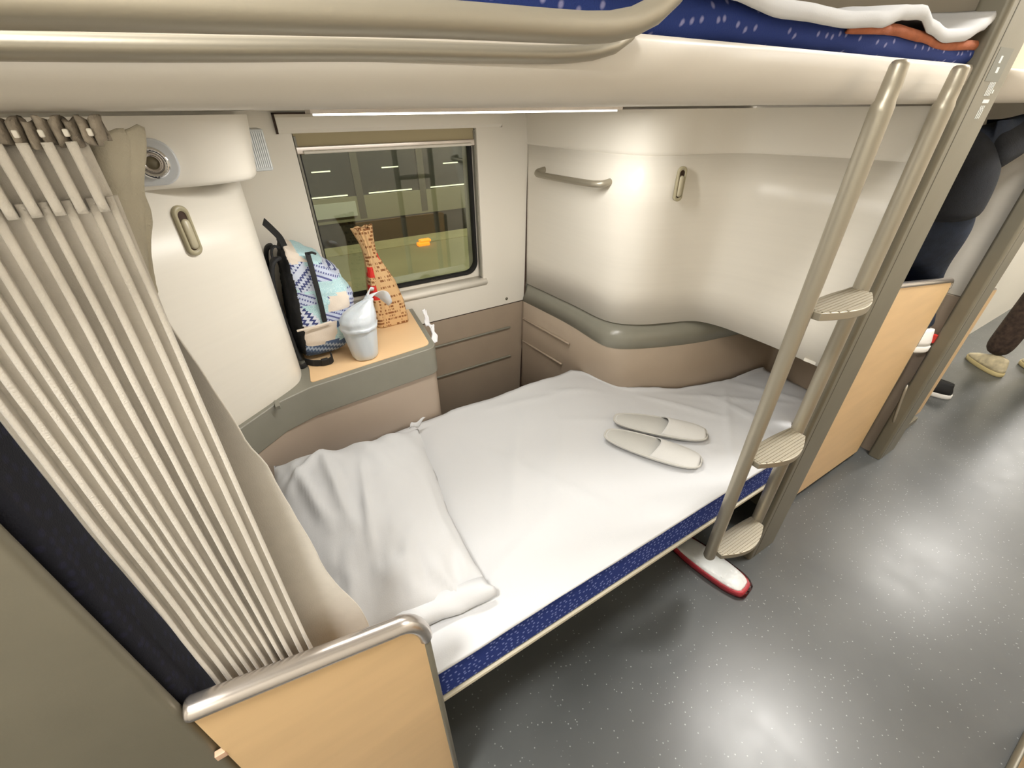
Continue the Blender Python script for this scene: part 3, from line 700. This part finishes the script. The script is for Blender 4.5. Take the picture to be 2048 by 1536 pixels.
loft('plastic_wrap', [[Wp((p[0] * s * (1 + .012 * math.sin(9 * k)), p[1] * s * (1 + .02 * math.sin(7 * k))), h + .0015 * math.sin(5 * k)) for k, p in enumerate(O)] for s, h in ((1.04, .003), (1.06, .010), (1.05, .024), (.95, .034), (.5, .036))], film(), pk, True, True)

# ================================================================== BACKPACK
def pattern_mat(name, base, ink, scale, kind, rot=0.):
    m = mat(name, base, .85, bump=.2, bscale=500); N, L, b = nodes(m)
    tc = N.new('ShaderNodeTexCoord'); mp = N.new('ShaderNodeMapping'); mp.inputs['Rotation'].default_value = (0, rot, 0); L.new(tc.outputs['Object'], mp.inputs[0])
    sx = N.new('ShaderNodeSeparateXYZ'); L.new(mp.outputs[0], sx.inputs[0])
    def M(op, a, b_=None, c=None):
        n = N.new('ShaderNodeMath'); n.operation = op
        for i, v in enumerate((a, b_, c)):
            if v is None: continue
            if isinstance(v, (int, float)): n.inputs[i].default_value = v
            else: L.new(v, n.inputs[i])
        return n.outputs[0]
    X, Z = sx.outputs[0], sx.outputs[2]
    if kind == 'zig':
        z = M('PINGPONG', M('MULTIPLY', X, scale), .5); v = M('FRACT', M('ADD', M('MULTIPLY', Z, scale * .5), M('MULTIPLY', z, .9)))
        msk = M('GREATER_THAN', v, .55)
        row = M('FRACT', M('MULTIPLY', Z, scale * .17)); msk = M('MULTIPLY', msk, M('GREATER_THAN', row, .3))
    elif kind == 'stripe':
        v = M('FRACT', M('MULTIPLY', Z, scale * .55)); msk = M('GREATER_THAN', v, .6)
        d = M('GREATER_THAN', M('FRACT', M('MULTIPLY', X, scale)), .45); r_ = M('GREATER_THAN', M('FRACT', M('MULTIPLY', Z, scale * .14)), .5)
        msk = M('MULTIPLY', msk, M('MAXIMUM', d, r_))
    else:
        v = N.new('ShaderNodeTexVoronoi'); v.inputs['Scale'].default_value = scale * .6; L.new(mp.outputs[0], v.inputs['Vector'])
        msk = M('GREATER_THAN', M('FRACT', M('MULTIPLY', v.outputs['Distance'], 4.)), .62)
    mx = N.new('ShaderNodeMix'); mx.data_type = 'RGBA'; L.new(msk, mx.inputs[0]); mx.inputs[6].default_value = (*lin(base), 1); mx.inputs[7].default_value = (*lin(ink), 1)
    L.new(mx.outputs[2], b.inputs['Base Color']); return m
PM = [M_black,
      pattern_mat('patch_indigo_zigzag', (206, 214, 232), (74, 82, 132), 120, 'zig', .7),
      pattern_mat('patch_indigo_stripe', (196, 206, 228), (92, 98, 150), 150, 'stripe', -.5),
      pattern_mat('patch_aqua_print', (178, 216, 224), (204, 232, 236), 140, 'dots'),
      mat('patch_cream', (232, 220, 206), .9, bump=.3, bscale=400),
      pattern_mat('patch_denim', (84, 106, 142), (176, 192, 214), 110, 'zig', -.35),
      pattern_mat('patch_indigo_bold', (218, 224, 238), (60, 70, 124), 95, 'zig', 1.9)]
bk = thing('backpack', (.11, 1.30, .787), 'blue patchwork backpack with black straps on the corner table', 'backpack')
n = 44; bm = bmesh.new()
bmesh.ops.create_cube(bm, size=2.0); bmesh.ops.subdivide_edges(bm, edges=bm.edges[:], cuts=n - 1, use_grid_fill=True)
BZ0, BH = .788, .325
def prof_front(t_):   # depth of bag at height fraction
    return interp([(0, .128), (.08, .150), (.30, .172), (.50, .170), (.70, .140), (.85, .100), (.94, .062), (1., .030)])(t_)
for v in bm.verts:
    a, b_, c = v.co
    L4 = (abs(a) ** 5 + abs(b_) ** 5 + abs(c) ** 5) ** (1 / 5.)
    a, b_, c = (a / L4, b_ / L4, c / L4)
    t_ = (c + 1) / 2; xb = .036 + .040 * t_ ** 1.3; xf = xb + prof_front(t_)
    yw = .118 * (1 - .22 * t_ ** 2.5)
    y = 1.300 + b_ * yw
    x = xb + (xf - xb) * (a + 1) / 2
    bul = .010 * (1 - b_ * b_) if a > .5 else 0
    z = BZ0 + BH * t_ + .004 * fbm(x, y, t_, 14) * (t_ > .1) - .020 * ((a + 1) / 2) * (t_ ** 3)
    v.co = Vector((x + bul + .004 * fbm(x, y, t_, 18), y + .004 * fbm(x, t_, y, 16), z)) - Vector((.11, 1.30, .787))
def patch(u, w_):            # u across depth 0..1, w height 0..1
    if w_ < .16: return 5
    if w_ < .345: return 4 if u < .66 else (3 if w_ < .27 else 5)
    if w_ > .86: return 4 if u < .6 else 3
    s = w_ - .33
    if u < .5:
        if s < .20: return 6 if (u / .5 + s / .26) < 1.05 and u < .40 else 3
        if s < .30: return 2 if (s - .20) < .10 * (1 - u) + .02 and u < .42 else 3
        d = (w_ - .62) + (u - .5) * .55
        return 1 if d > -.02 and w_ > .60 and u < .48 else (1 if (w_ - .62) > -(u) * .45 + .12 else 3)
    if s < .10: return 2
    if s < .24: return 4 if .55 + .5 * (s - .10) < u < .92 else (3 if u < .6 else 2)
    if s < .36: return 3
    if s < .50: return 2 if u > .55 and (u - .5) < .5 - (s - .36) else 1
    return 3
for f in bm.faces:
    c = f.calc_center_median() + Vector((.11, 1.30, .787)); t_ = (c.z - BZ0) / BH; xb = .036 + .04 * max(0, t_) ** 1.3
    u = (c.x - xb) / max(.02, prof_front(min(1, max(0, t_)))); nx_ = f.normal
    if nx_.x < -.55 or u < .15: f.material_index = 0
    elif abs(nx_.y) > .35 or nx_.x > .2 or nx_.z > .2: f.material_index = patch(min(1, max(0, u)), min(1, max(0, t_)))
    else: f.material_index = 5
    f.smooth = True
me = bpy.data.meshes.new('bag_body'); bm.to_mesh(me); bm.free()
for m_ in PM: me.materials.append(m_)
o = bpy.data.objects.new('bag_body', me); COL.objects.link(o); o.parent = bk; ORG[o] = Vector((.11, 1.30, .787))
def strip(name, path, wd, th, m, parent, side):
    P = [Vector(p) for p in path]; rings = []
    for i, p in enumerate(P):
        t_ = (P[min(i + 1, len(P) - 1)] - P[max(0, i - 1)]).normalized(); s = Vector(side); s = (s - t_ * s.dot(t_)).normalized(); q = t_.cross(s)
        rings.append([p + s * wd / 2 + q * th / 2, p - s * wd / 2 + q * th / 2, p - s * wd / 2 - q * th / 2, p + s * wd / 2 - q * th / 2])
    o = loft(name, rings, m, parent, True, True, False); bev(o, th * .3, 1); return o
strip('zip_strip', catmull([(.128, 1.1775, .905), (.130, 1.1755, .97), (.131, 1.179, 1.03), (.132, 1.188, 1.065), (.133, 1.205, 1.092)], 20), .013, .004, M_black, bk, (1, 0, 0))
strip('zip_pull', [(.133, 1.20, 1.090), (.143, 1.196, 1.092), (.153, 1.198, 1.086)], .006, .004, M_black, bk, (0, 0, 1))
strip('pocket_hem', catmull([(.052, 1.176, .897), (.09, 1.172, .899), (.145, 1.173, .903)], 10), .006, .004, PM[4], bk, (0, 0, 1))
strip('shoulder_strap', catmull([(.062, 1.22, 1.085), (.045, 1.205, 1.075), (.033, 1.20, 1.03), (.030, 1.20, .97), (.034, 1.20, .90), (.036, 1.20, .83), (.040, 1.19, .80)], 40), .030, .010, M_black, bk, (0, 1, 0))
strip('shoulder_strap', catmull([(.066, 1.36, 1.085), (.048, 1.36, 1.08), (.036, 1.36, 1.03), (.033, 1.36, .95), (.036, 1.36, .85)], 30), .030, .010, M_black, bk, (0, 1, 0))
strip('top_loop', catmull([(.088, 1.25, 1.095), (.083, 1.248, 1.125), (.070, 1.246, 1.150), (.056, 1.242, 1.172)], 16), .027, .003, M_black, bk, (.5, .8, 0))
strip('carry_handle', catmull([(.080, 1.255, 1.098), (.062, 1.245, 1.108), (.052, 1.235, 1.095), (.050, 1.225, 1.065)], 18), .018, .005, M_black, bk, (0, 1, 0))
strip('webbing_end', catmull([(.050, 1.19, .795), (.066, 1.165, .797), (.084, 1.155, .796), (.100, 1.150, .795), (.118, 1.152, .800), (.120, 1.172, .806)], 26), .020, .004, M_black, bk, (0, 0, 1))
box('buckle', .088, .108, 1.146, 1.158, .7875, .808, M_rubber, bk, .003)
strip('webbing_tail', catmull([(.02, 1.185, .80), (.035, 1.168, .792), (.05, 1.172, .795)], 10), .014, .004, M_black, bk, (0, 0, 1))

bk.location = (.102, 1.338, .787)
# ================================================================== PAPER FOOD BAG
def kraft():
    m = mat('printed_kraft', (205, 166, 116), .8, bump=.15, bscale=120); N, L, b = nodes(m)
    tc = N.new('ShaderNodeTexCoord'); mp = N.new('ShaderNodeMapping'); mp.inputs['Scale'].default_value = (1, 1, 1); L.new(tc.outputs['Object'], mp.inputs[0])
    sx = N.new('ShaderNodeSeparateXYZ'); L.new(mp.outputs[0], sx.inputs[0])
    def M(op, p, q=None):
        n = N.new('ShaderNodeMath'); n.operation = op
        for i, v in enumerate((p, q)):
            if v is None: continue
            if isinstance(v, (int, float)): n.inputs[i].default_value = v
            else: L.new(v, n.inputs[i])
        return n.outputs[0]
    hz = M('ADD', sx.outputs[0], M('MULTIPLY', sx.outputs[1], .6)); zz_ = M('MULTIPLY', sx.outputs[2], 95.); row = M('FLOOR', zz_); fr_ = M('FRACT', zz_)
    def cell(fx, seed):
        cx = N.new('ShaderNodeCombineXYZ'); L.new(M('FLOOR', M('MULTIPLY', hz, fx)), cx.inputs[0]); L.new(row, cx.inputs[1]); cx.inputs[2].default_value = seed
        wn_ = N.new('ShaderNodeTexWhiteNoise'); L.new(cx.outputs[0], wn_.inputs['Vector']); return wn_.outputs['Value']
    word = M('GREATER_THAN', cell(48., 1.), .28); letter = M('GREATER_THAN', cell(420., 2.), .38); inrow = M('MULTIPLY', M('GREATER_THAN', fr_, .2), M('LESS_THAN', fr_, .82))
    class mu: outputs = [M('MULTIPLY', M('MULTIPLY', word, letter), inrow)]
    mx = N.new('ShaderNodeMix'); mx.data_type = 'RGBA'; L.new(mu.outputs[0], mx.inputs[0]); mx.inputs[6].default_value = (*lin((214, 176, 128)), 1); mx.inputs[7].default_value = (*lin((140, 92, 52)), 1)
    L.new(mx.outputs[2], b.inputs['Base Color']); return m
fb = thing('paper_bag', (.345, 1.395, .787), 'brown paper takeaway bag with printed lettering and pinched top by the window', 'bag')
secs = [(0, .054, .050, 0, 0), (.05, .056, .050, 0, 0), (.25, .052, .046, -.001, 0), (.45, .043, .036, -.008, 0), (.60, .030, .026, -.016, .004), (.70, .021, .016, -.022, .006), (.78, .0185, .014, -.025, .006), (.86, .021, .013, -.028, .005), (.95, .026, .011, -.032, .005), (1., .029, .010, -.034, .005)]
rings = []; nn = 72
for t_, a, b_, ox, oy in secs:
    r = []
    for k in range(nn):
        an = 2 * PI * k / nn; c, s = math.cos(an), math.sin(an); e = .28 + .5 * t_
        x = a * abs(c) ** e * (1 if c > 0 else -1); y = b_ * abs(s) ** e * (1 if s > 0 else -1)
        ple = max(0, t_ - .45) / .55 * .0045 * math.sin(an * 17 + 2 * math.sin(an * 3)) + .0025 * fbm(c, s, t_ * 3, 2)
        rad = math.hypot(x, y) or 1
        zz = .788 + .315 * t_ + (.004 * math.sin(an + 1) + .003 * math.sin(an * 7) if t_ > .97 else 0)
        r.append((.345 + ox + x * (1 + ple / rad), 1.395 + oy + y * (1 + ple / rad), zz))
    rings.append(r)
dense = []
for A, B in zip(rings, rings[1:]):
    for q in range(4): dense.append(mixr(A, B, q / 4))
dense.append(rings[-1])
o = loft('bag_body', dense, [kraft(), mat('red_print', (214, 44, 34), .7), mat('plain_kraft', (206, 168, 120), .8)], fb, True, False)
for p in o.data.polygons:
    c = p.center; ang = math.atan2(c.y, c.x - (-.034 * (c.z / .315) ** 1.5)); t_ = c.z / .315; d = math.degrees(ang)
    if -179 < d < -122 and (.30 < t_ < .47 or .52 < t_ < .62): p.material_index = 1
    elif -122 <= d < -108 or d < -178 or d > 150: p.material_index = 2
    elif -22 < d < -4 and (.12 < t_ < .55 or .66 < t_ < .74): p.material_index = 1
    elif t_ > .62 and -112 < d < -92: p.material_index = 2
solid(o, .0008)
mesh('bag_bottom', [tuple(p) for p in rings[0]], [tuple(range(nn))], MATS['plain_kraft'], fb)

# ================================================================== CUP IN A PLASTIC BAG
M_plas = mat('white_plastic_bag', (226, 226, 229), .3, bump=1., bscale=38, spec=.6, stretch=(1, 1, .45))
nodes(M_plas)[2].inputs['Subsurface Weight'].default_value = .2
cb = thing('plastic_bag', (.200, 1.195, .787), 'thin white plastic bag tied around a drink cup on the table', 'bag')
CX, CY = .204, 1.182
secs = [(0, .032, 0, 0), (.03, .036, 0, 0), (.25, .042, -.001, 0), (.48, .0465, -.002, 0), (.545, .0475, -.002, 0), (.565, .0525, -.002, 0), (.60, .0530, -.001, 0), (.625, .0500, -.001, 0), (.72, .0505, .000, 0), (.82, .043, .008, .002), (.90, .030, .020, .004), (.96, .019, .032, .004), (1., .012, .041, .002)]
rings = []
for t_, r0, ox, oy in secs:
    r = []
    for k in range(48):
        an = 2 * PI * k / 48
        rr = r0 * (1 + .05 * fbm(math.cos(an), math.sin(an), t_ * 2, 1.6) + .035 * fbm(math.cos(an), math.sin(an), t_ * 1.5 + 7, 4.5) + (.05 * max(0, t_ - .55)) * math.sin(11 * an + 3 * t_) + (.012 * math.sin(9 * an) if t_ < .55 else 0))
        if abs(t_ - .58) < .04: rr *= 1.0 + .012 * math.sin(3 * an)
        r.append((CX + ox + rr * math.cos(an), CY + oy + rr * math.sin(an), .788 + .168 * t_ + .003 * fbm(math.cos(an), math.sin(an), 5, 2)))
    rings.append(r)
dense = []
for A, B in zip(rings, rings[1:]):
    for q in range(3): dense.append(mixr(A, B, q / 3))
dense.append(rings[-1]); solid(loft('bag_skin', dense, M_plas, cb, True, True), .0008)
def ribbon(name, path, wd, m, parent, tw):
    P = catmull(path, 24); V = []; F = []
    for i, p in enumerate(P):
        t_ = i / (len(P) - 1); a = tw * t_; s = Vector((math.cos(a) * .5, -.3, math.sin(a))).normalized() * wd * (.6 + .6 * math.sin(PI * t_))
        c = Vector((0, -1, 0)) * .003 * math.sin(9 * t_)
        V += [p + s / 2, p + c, p - s / 2]
    for i in range(len(P) - 1):
        for k in range(2): a = i * 3 + k; F.append((a, a + 1, a + 4, a + 3))
    return solid(mesh(name, V, F, m, parent, True), .0008)
ribbon('tied_handle', [(.236, 1.194, .945), (.250, 1.192, .962), (.268, 1.192, .968), (.288, 1.198, .956), (.302, 1.206, .934), (.309, 1.212, .918)], .030, M_plas, cb, .5)
ribbon('tied_handle', [(.238, 1.196, .950), (.246, 1.20, .965), (.256, 1.205, .975), (.270, 1.212, .972)], .016, M_plas, cb, 1.2)
tube('cup', [(CX, CY, .792), (CX, CY, .84), (CX, CY, .885)], [.030, .036, .042], mat('paper_cup', (232, 230, 226), .5), cb, 24)

# ================================================================== TISSUES BESIDE THE TABLE
def crumple(name, pts, label, seed):
    V = []; F = []; n = 12
    A, B, C_, D = [Vector(p) for p in pts]
    for i in range(n + 1):
        for j in range(n + 1):
            u, v = i / n, j / n; p = A.lerp(B, u).lerp(D.lerp(C_, u), v)
            p += Vector((fbm(u, v, seed, 2.2), fbm(u, v, seed + 5, 2.2), fbm(u, v, seed + 9, 2.2))) * .006
            V.append(p)
    for i in range(n):
        for j in range(n): a = i * (n + 1) + j; F.append((a, a + 1, a + n + 2, a + n + 1))
    o = mesh(name, V, F, mat('tissue', (240, 240, 244), .8), None, True); solid(o, .0015); return tag(o, label, 'tissue', 'tissues stuffed beside the table')
crumple('paper_tissue', [(.428, 1.215, .752), (.446, 1.228, .748), (.452, 1.265, .798), (.438, 1.255, .800)], 'crumpled white tissue hanging lowest at the table edge', 1)
crumple('paper_tissue', [(.440, 1.30, .775), (.458, 1.312, .775), (.460, 1.335, .822), (.442, 1.325, .826)], 'folded white tissue standing up behind the lower crumpled one', 4)

# ================================================================== CEILING LIGHTS
for i, x in enumerate((-.50, 1.95, 4.41, 6.86)):
    t = thing('ceiling_light', (x, .10, 2.235), 'round recessed ceiling light above the aisle', 'light', 'aisle ceiling lights')
    tube('rim', [(x, .10, 2.249), (x, .10, 2.240)], .19, M_alu, t, 28, capr=False)
    tube('diffuser', [(x, .10, 2.243), (x, .10, 2.235)], .165, mat('ceiling_glow', (255, 250, 240), .5, emit=(255, 246, 228), estr=3.0), t, 28, capr=False)
    area('aisle_lamp', (x, .10, 2.225), .34, LIGHT_AISLE, WARM, (0, 0, 0), 'DISK', None, t)

# ================================================================== PEOPLE AND SHOES
def skin(name, verts, edges, radii, m, parent, root=0, lv=2):
    me = bpy.data.meshes.new(name); O = ORG[parent]
    me.from_pydata([Vector(v) - O for v in verts], edges, []); me.materials.append(m)
    o = bpy.data.objects.new(name, me); COL.objects.link(o); o.parent = parent; ORG[o] = O
    o.modifiers.new('skin', 'SKIN').use_smooth_shade = True
    for i, r in enumerate(radii):
        d = me.skin_vertices[0].data[i]; d.radius = r if isinstance(r, tuple) else (r, r); d.use_root = (i == root)
    subs(o, lv); return o
M_skin = mat('skin', (214, 168, 140), .5); M_jean = mat('blue_denim', (26, 36, 54), .85, var=.25, vscale=40, bump=.4, bscale=300)
M_jack = mat('navy_jacket', (18, 22, 30), .85, var=.2, vscale=60, bump=.4, bscale=300); M_hair = mat('dark_hair', (26, 22, 20), .6)
def shoe(name, heel, toe, z, m_sole, m_up, parent, w_=.085, h=.075, mark=None):
    H = Vector((heel[0], heel[1], 0)); T = Vector((toe[0], toe[1], 0)); d = (T - H); Ln = d.length; d.normalize(); s = Vector((-d.y, d.x, 0))
    def rg(zz, sc, hk=0.): 
        out = []
        for k in range(28):
            a = 2 * PI * k / 28; c, si = math.cos(a), math.sin(a)
            u = .5 + .5 * sc * (abs(c) ** .8) * (1 if c > 0 else -1) + hk; wd = w_ * (.42 + .10 * (u))
            out.append(tuple(H + d * (Ln * u) + s * (wd * sc * (abs(si) ** .8) * (1 if si > 0 else -1)) + Vector((0, 0, zz + (0 if zz < z + .03 else -.045 * max(0, u - .35) * 1.4 * (zz - z - .03) / (h - .03))))))
        return out
    so = loft('sole', [rg(z, .96), rg(z + .006, 1.), rg(z + .026, 1.), rg(z + .028, .96)], m_sole, parent, True, True)
    up = loft('shoe_upper', [rg(z + .026, .96), rg(z + .045, .95), rg(z + h * .8, .80, -.05), rg(z + h, .52, -.18), rg(z + h + .01, .42, -.22)], m_up, parent, True, True)
    if mark: box('shoe_mark', *mark, parent)
# crouching person in the neighbouring bay
b2 = thing('lower_bunk', (1.95, .8, .40), 'neighbouring lower bunk mattress behind the tall orange panel', 'bunk bed')
box('mattress', 1.70, 2.26, .475, 1.30, .40, .555, M_blue, b2, .01)
box('support_box', 1.72, 2.24, .62, 1.20, 0, .40, MATS['underbed_box'], b2)
pe = thing('person', (2.05, .58, .556), 'person in navy jacket and blue jeans crouching on the neighbouring bunk', 'person')
PV = [(2.00, .56, 1.03), (1.99, .555, 1.14), (1.985, .555, 1.23), (1.955, .585, 1.29), (1.90, .615, 1.30),
      (2.065, .540, .99), (2.118, .550, .91), (2.170, .542, .83), (2.212, .505, .72), (2.222, .480, .64),
      (1.97, .67, .96), (1.915, .71, .86), (1.87, .75, .76), (1.98, .75, .65), (2.02, .75, .61),
      (2.04, .500, 1.310), (2.10, .478, 1.335), (2.16, .458, 1.345), (2.195, .452, 1.345), (1.92, .69, 1.28), (1.86, .74, 1.18), (1.80, .75, 1.08), (1.77, .72, .98), (1.87, .625, 1.295)]
skin('body', PV, [(0, 1), (1, 2), (2, 3), (3, 4), (4, 23), (0, 5), (5, 6), (6, 7), (7, 8), (8, 9), (0, 10), (10, 11), (11, 12), (12, 13), (13, 14), (3, 15), (15, 16), (16, 17), (17, 18), (3, 19), (19, 20), (20, 21), (21, 22)],
     [.100, .085, .08, .065, .05, .090, .076, .062, .044, .038, .09, .08, .072, .055, .05, .055, .048, .042, .030, .055, .048, .042, .032, .048], M_jean, pe, lv=3)
skin('jacket', [(2.010, .560, 1.08), (2.003, .557, 1.13), (1.996, .555, 1.18), (1.988, .557, 1.225), (1.965, .575, 1.265), (1.925, .605, 1.285), (1.89, .62, 1.29)], [(i, i + 1) for i in range(6)], [.124, .124, .122, .118, .108, .085, .06], M_jack, pe, lv=3)
skin('sleeve', [(1.985, .535, 1.265), (2.03, .507, 1.29), (2.08, .485, 1.313), (2.13, .468, 1.333), (2.172, .456, 1.342)], [(i, i + 1) for i in range(4)], [.085, .076, .064, .052, .044], M_jack, pe, lv=3)
skin('sleeve', [(1.94, .66, 1.27), (1.90, .71, 1.23), (1.86, .74, 1.18), (1.82, .748, 1.12), (1.79, .735, 1.04), (1.778, .727, 1.01)], [(i, i + 1) for i in range(5)], [.08, .072, .064, .058, .048, .044], M_jack, pe, lv=3)
skin('head', [(1.865, .63, 1.285), (1.815, .65, 1.25), (1.79, .66, 1.20)], [(0, 1), (1, 2)], [.055, .085, .07], M_skin, pe)
skin('hair', [(1.835, .655, 1.300), (1.80, .665, 1.285), (1.775, .67, 1.26)], [(0, 1), (1, 2)], [.06, .08, .06], M_hair, pe)
for (hx, hy, hz) in ((2.215, .452, 1.345), (1.765, .705, .955)):
    hv = [(hx, hy, hz), (hx - .03, hy + .01, hz - .03)]; he = [(0, 1)]; hr = [.026, .028]
    for q in range(4):
        i0 = len(hv); hv += [(hx - .05 - .003 * q, hy - .015 + .016 * q, hz - .05), (hx - .075 + .006 * abs(q - 1.5), hy - .017 + .017 * q, hz - .075)]; he += [(1, i0), (i0, i0 + 1)]; hr += [.010, .008]
    i0 = len(hv); hv += [(hx - .02, hy - .03, hz - .035), (hx - .035, hy - .045, hz - .055)]; he += [(0, i0), (i0, i0 + 1)]; hr += [.011, .009]
    skin('hand', hv, he, hr, M_skin, pe, 0, 1)
shoe('shoe', (2.238, .432), (2.09, .590), .557, mat('white_rubber', (236, 234, 230), .5), mat('white_canvas', (232, 230, 226), .7), pe, .09, .085, (2.224, 2.243, .424, .438, .598, .630, mat('red_heel', (196, 48, 38), .6)))
shoe('shoe', (2.06, .72), (1.90, .80), .557, MATS['white_rubber'], MATS['white_canvas'], pe, .09, .085)
# standing passer-by far along the aisle
M_tr = mat('brown_patterned_trousers', (62, 48, 40), .85, var=.55, vscale=45, bump=.3, bscale=200)
p2 = thing('person', (3.80, .42, 0), 'person in dark brown patterned trousers and pale shoes standing in the aisle', 'person')
BV = [(3.86, .33, .92), (3.87, .33, 1.08), (3.88, .33, 1.28), (3.88, .33, 1.42), (3.87, .33, 1.52),
      (3.83, .38, .86), (3.77, .41, .48), (3.752, .430, .085), (3.90, .24, .86), (3.93, .22, .48), (3.94, .21, .085),
      (3.84, .50, 1.38), (3.82, .53, 1.12), (3.74, .50, .92), (3.92, .16, 1.38), (3.95, .12, 1.12), (3.88, .12, .92), (3.85, .335, 1.60)]
skin('body', BV, [(0, 1), (1, 2), (2, 3), (3, 4), (0, 5), (5, 6), (6, 7), (0, 8), (8, 9), (9, 10), (3, 11), (11, 12), (12, 13), (3, 14), (14, 15), (15, 16), (4, 17)],
     [.125, .115, .13, .10, .055, .095, .072, .066, .095, .072, .066, .06, .048, .036, .06, .048, .036, .05], M_tr, p2)
skin('jacket', [(3.86, .33, .88), (3.87, .33, 1.08), (3.88, .33, 1.28), (3.88, .33, 1.41), (3.84, .50, 1.38), (3.82, .53, 1.12), (3.75, .50, .95), (3.92, .16, 1.38), (3.95, .12, 1.12), (3.89, .12, .95)], [(0, 1), (1, 2), (2, 3), (3, 4), (4, 5), (5, 6), (3, 7), (7, 8), (8, 9)], [.14, .13, .145, .11, .072, .06, .048, .072, .06, .048], M_jack, p2)
skin('head', [(3.86, .335, 1.58), (3.85, .335, 1.66), (3.85, .335, 1.74)], [(0, 1), (1, 2)], [.06, .085, .075], M_skin, p2)
skin('hair', [(3.875, .335, 1.67), (3.87, .335, 1.74), (3.86, .335, 1.775)], [(0, 1), (1, 2)], [.07, .085, .065], M_hair, p2)
for (hx, hy, hz) in ((3.735, .50, .88), (3.865, .12, .88)):
    hv = [(hx, hy, hz), (hx - .005, hy, hz - .04)]; he = [(0, 1)]; hr = [.024, .028]
    for q in range(4):
        i0 = len(hv); hv += [(hx - .012, hy - .024 + .016 * q, hz - .075), (hx - .022, hy - .025 + .0165 * q, hz - .105 + .006 * abs(q - 1.5))]; he += [(1, i0), (i0, i0 + 1)]; hr += [.010, .008]
    i0 = len(hv); hv += [(hx - .03, hy, hz - .03), (hx - .045, hy, hz - .055)]; he += [(0, i0), (i0, i0 + 1)]; hr += [.011, .009]
    skin('hand', hv, he, hr, M_skin, p2, 0, 1)
M_gold = mat('pale_gold_shoe', (214, 202, 170), .5, var=.25, vscale=30)
shoe('shoe', (3.665, .335), (3.84, .535), 0, mat('cream_sole', (206, 190, 140), .5), M_gold, p2, .10, .095)
shoe('shoe', (3.87, .13), (4.02, .33), 0, MATS['cream_sole'], M_gold, p2, .10, .095)
bs = thing('black_shoe', (3.13, .47, 0), 'single black shoe with thick white sole on the floor by the far guard panel', 'shoe')
shoe('shoe', (3.13, .402), (3.10, .66), 0, MATS['white_rubber'], mat('black_canvas', (24, 24, 26), .7), bs, .10, .08)

# ================================================================== OUTSIDE THE WINDOW
M_conc = mat('platform_concrete', (132, 128, 100), .8, var=.12, vscale=1.5)
pf = box('platform', -8, 14, 1.75, 5.35, -.3, -.02, M_conc); tag(pf, kind='structure')
pe_ = box('platform_edge_strip', -8, 14, 5.35, 5.75, -.28, -.015, mat('edge_strip', (156, 150, 116), .7, var=.1, vscale=6)); tag(pe_, 'pale tactile edge strip along the platform outside the window', 'platform edge')
tr = thing('neighbouring_train', (3, 7.2, -1.2), 'parked train with dark windows across the platform outside', 'train')
box('lower_body', -8, 14, 7.0, 7.3, -1.2, .02, mat('train_skirt', (44, 44, 36), .6), tr)
box('side_panel', -8, 14, 6.96, 7.3, .02, .36, mat('train_side', (150, 146, 118), .5), tr)
box('window_band', -8, 14, 7.0, 7.3, .36, 1.5, mat('train_window_band', (40, 46, 42), .25), tr)
box('roof_panel', -8, 14, 6.98, 7.3, 1.5, 2.6, mat('train_roof', (120, 118, 100), .5), tr)
tl = mat('train_tube_light', (255, 255, 235), .5, emit=(255, 255, 225), estr=1.2)
for k in range(11):
    x = -3.2 + k * .98
    box('window', x, x + .80, 6.985, 7.002, .40, .86, mat('train_window', (34, 42, 42), .15), tr)
    box('sill_light', x + .05, x + .72, 6.972, 6.986, .375, .390, tl, tr)
    box('interior_lamp', x + .30, x + .55, 6.97, 6.984, .70, .715, tl, tr)
    box('door_pillar', x + .84, x + .94, 6.95, 7.0, .05, 1.5, mat('train_pillar', (86, 84, 70), .5), tr)
for i, x in enumerate((.9,)):
    o = box('notice_board', x, x + .62, 6.925, 6.945, .10, .30, mat('pale_notice', (214, 216, 200), .6)); tag(o, 'pale notice panel on the side of the train outside', 'sign')
ol = thing('glowing_block', (1.88, 5.25, -.02), 'small glowing orange block on the platform outside', 'lamp')
box('block_base', 1.80, 1.95, 5.20, 5.28, -.02, .02, mat('glow_orange', (255, 140, 40), .5, emit=(255, 130, 30), estr=2.0), ol, .01)  # two stacked glowing orange boxes low on the platform
box('block_top', 1.83, 1.97, 5.20, 5.28, .025, .055, MATS['glow_orange'], ol, .01)
pl_ = thing('platform_light', (2.5, 4.2, 3.4), 'long fluorescent platform light high above the platform outside', 'light')
box('casing', .5, 5.5, 4.1, 4.3, 3.40, 3.46, M_alu, pl_)
area('platform_lamp', (3.0, 4.2, 3.38), 5.0, LIGHT_OUT, (1., 1., .82), (0, 0, 0), 'RECTANGLE', .2, pl_)
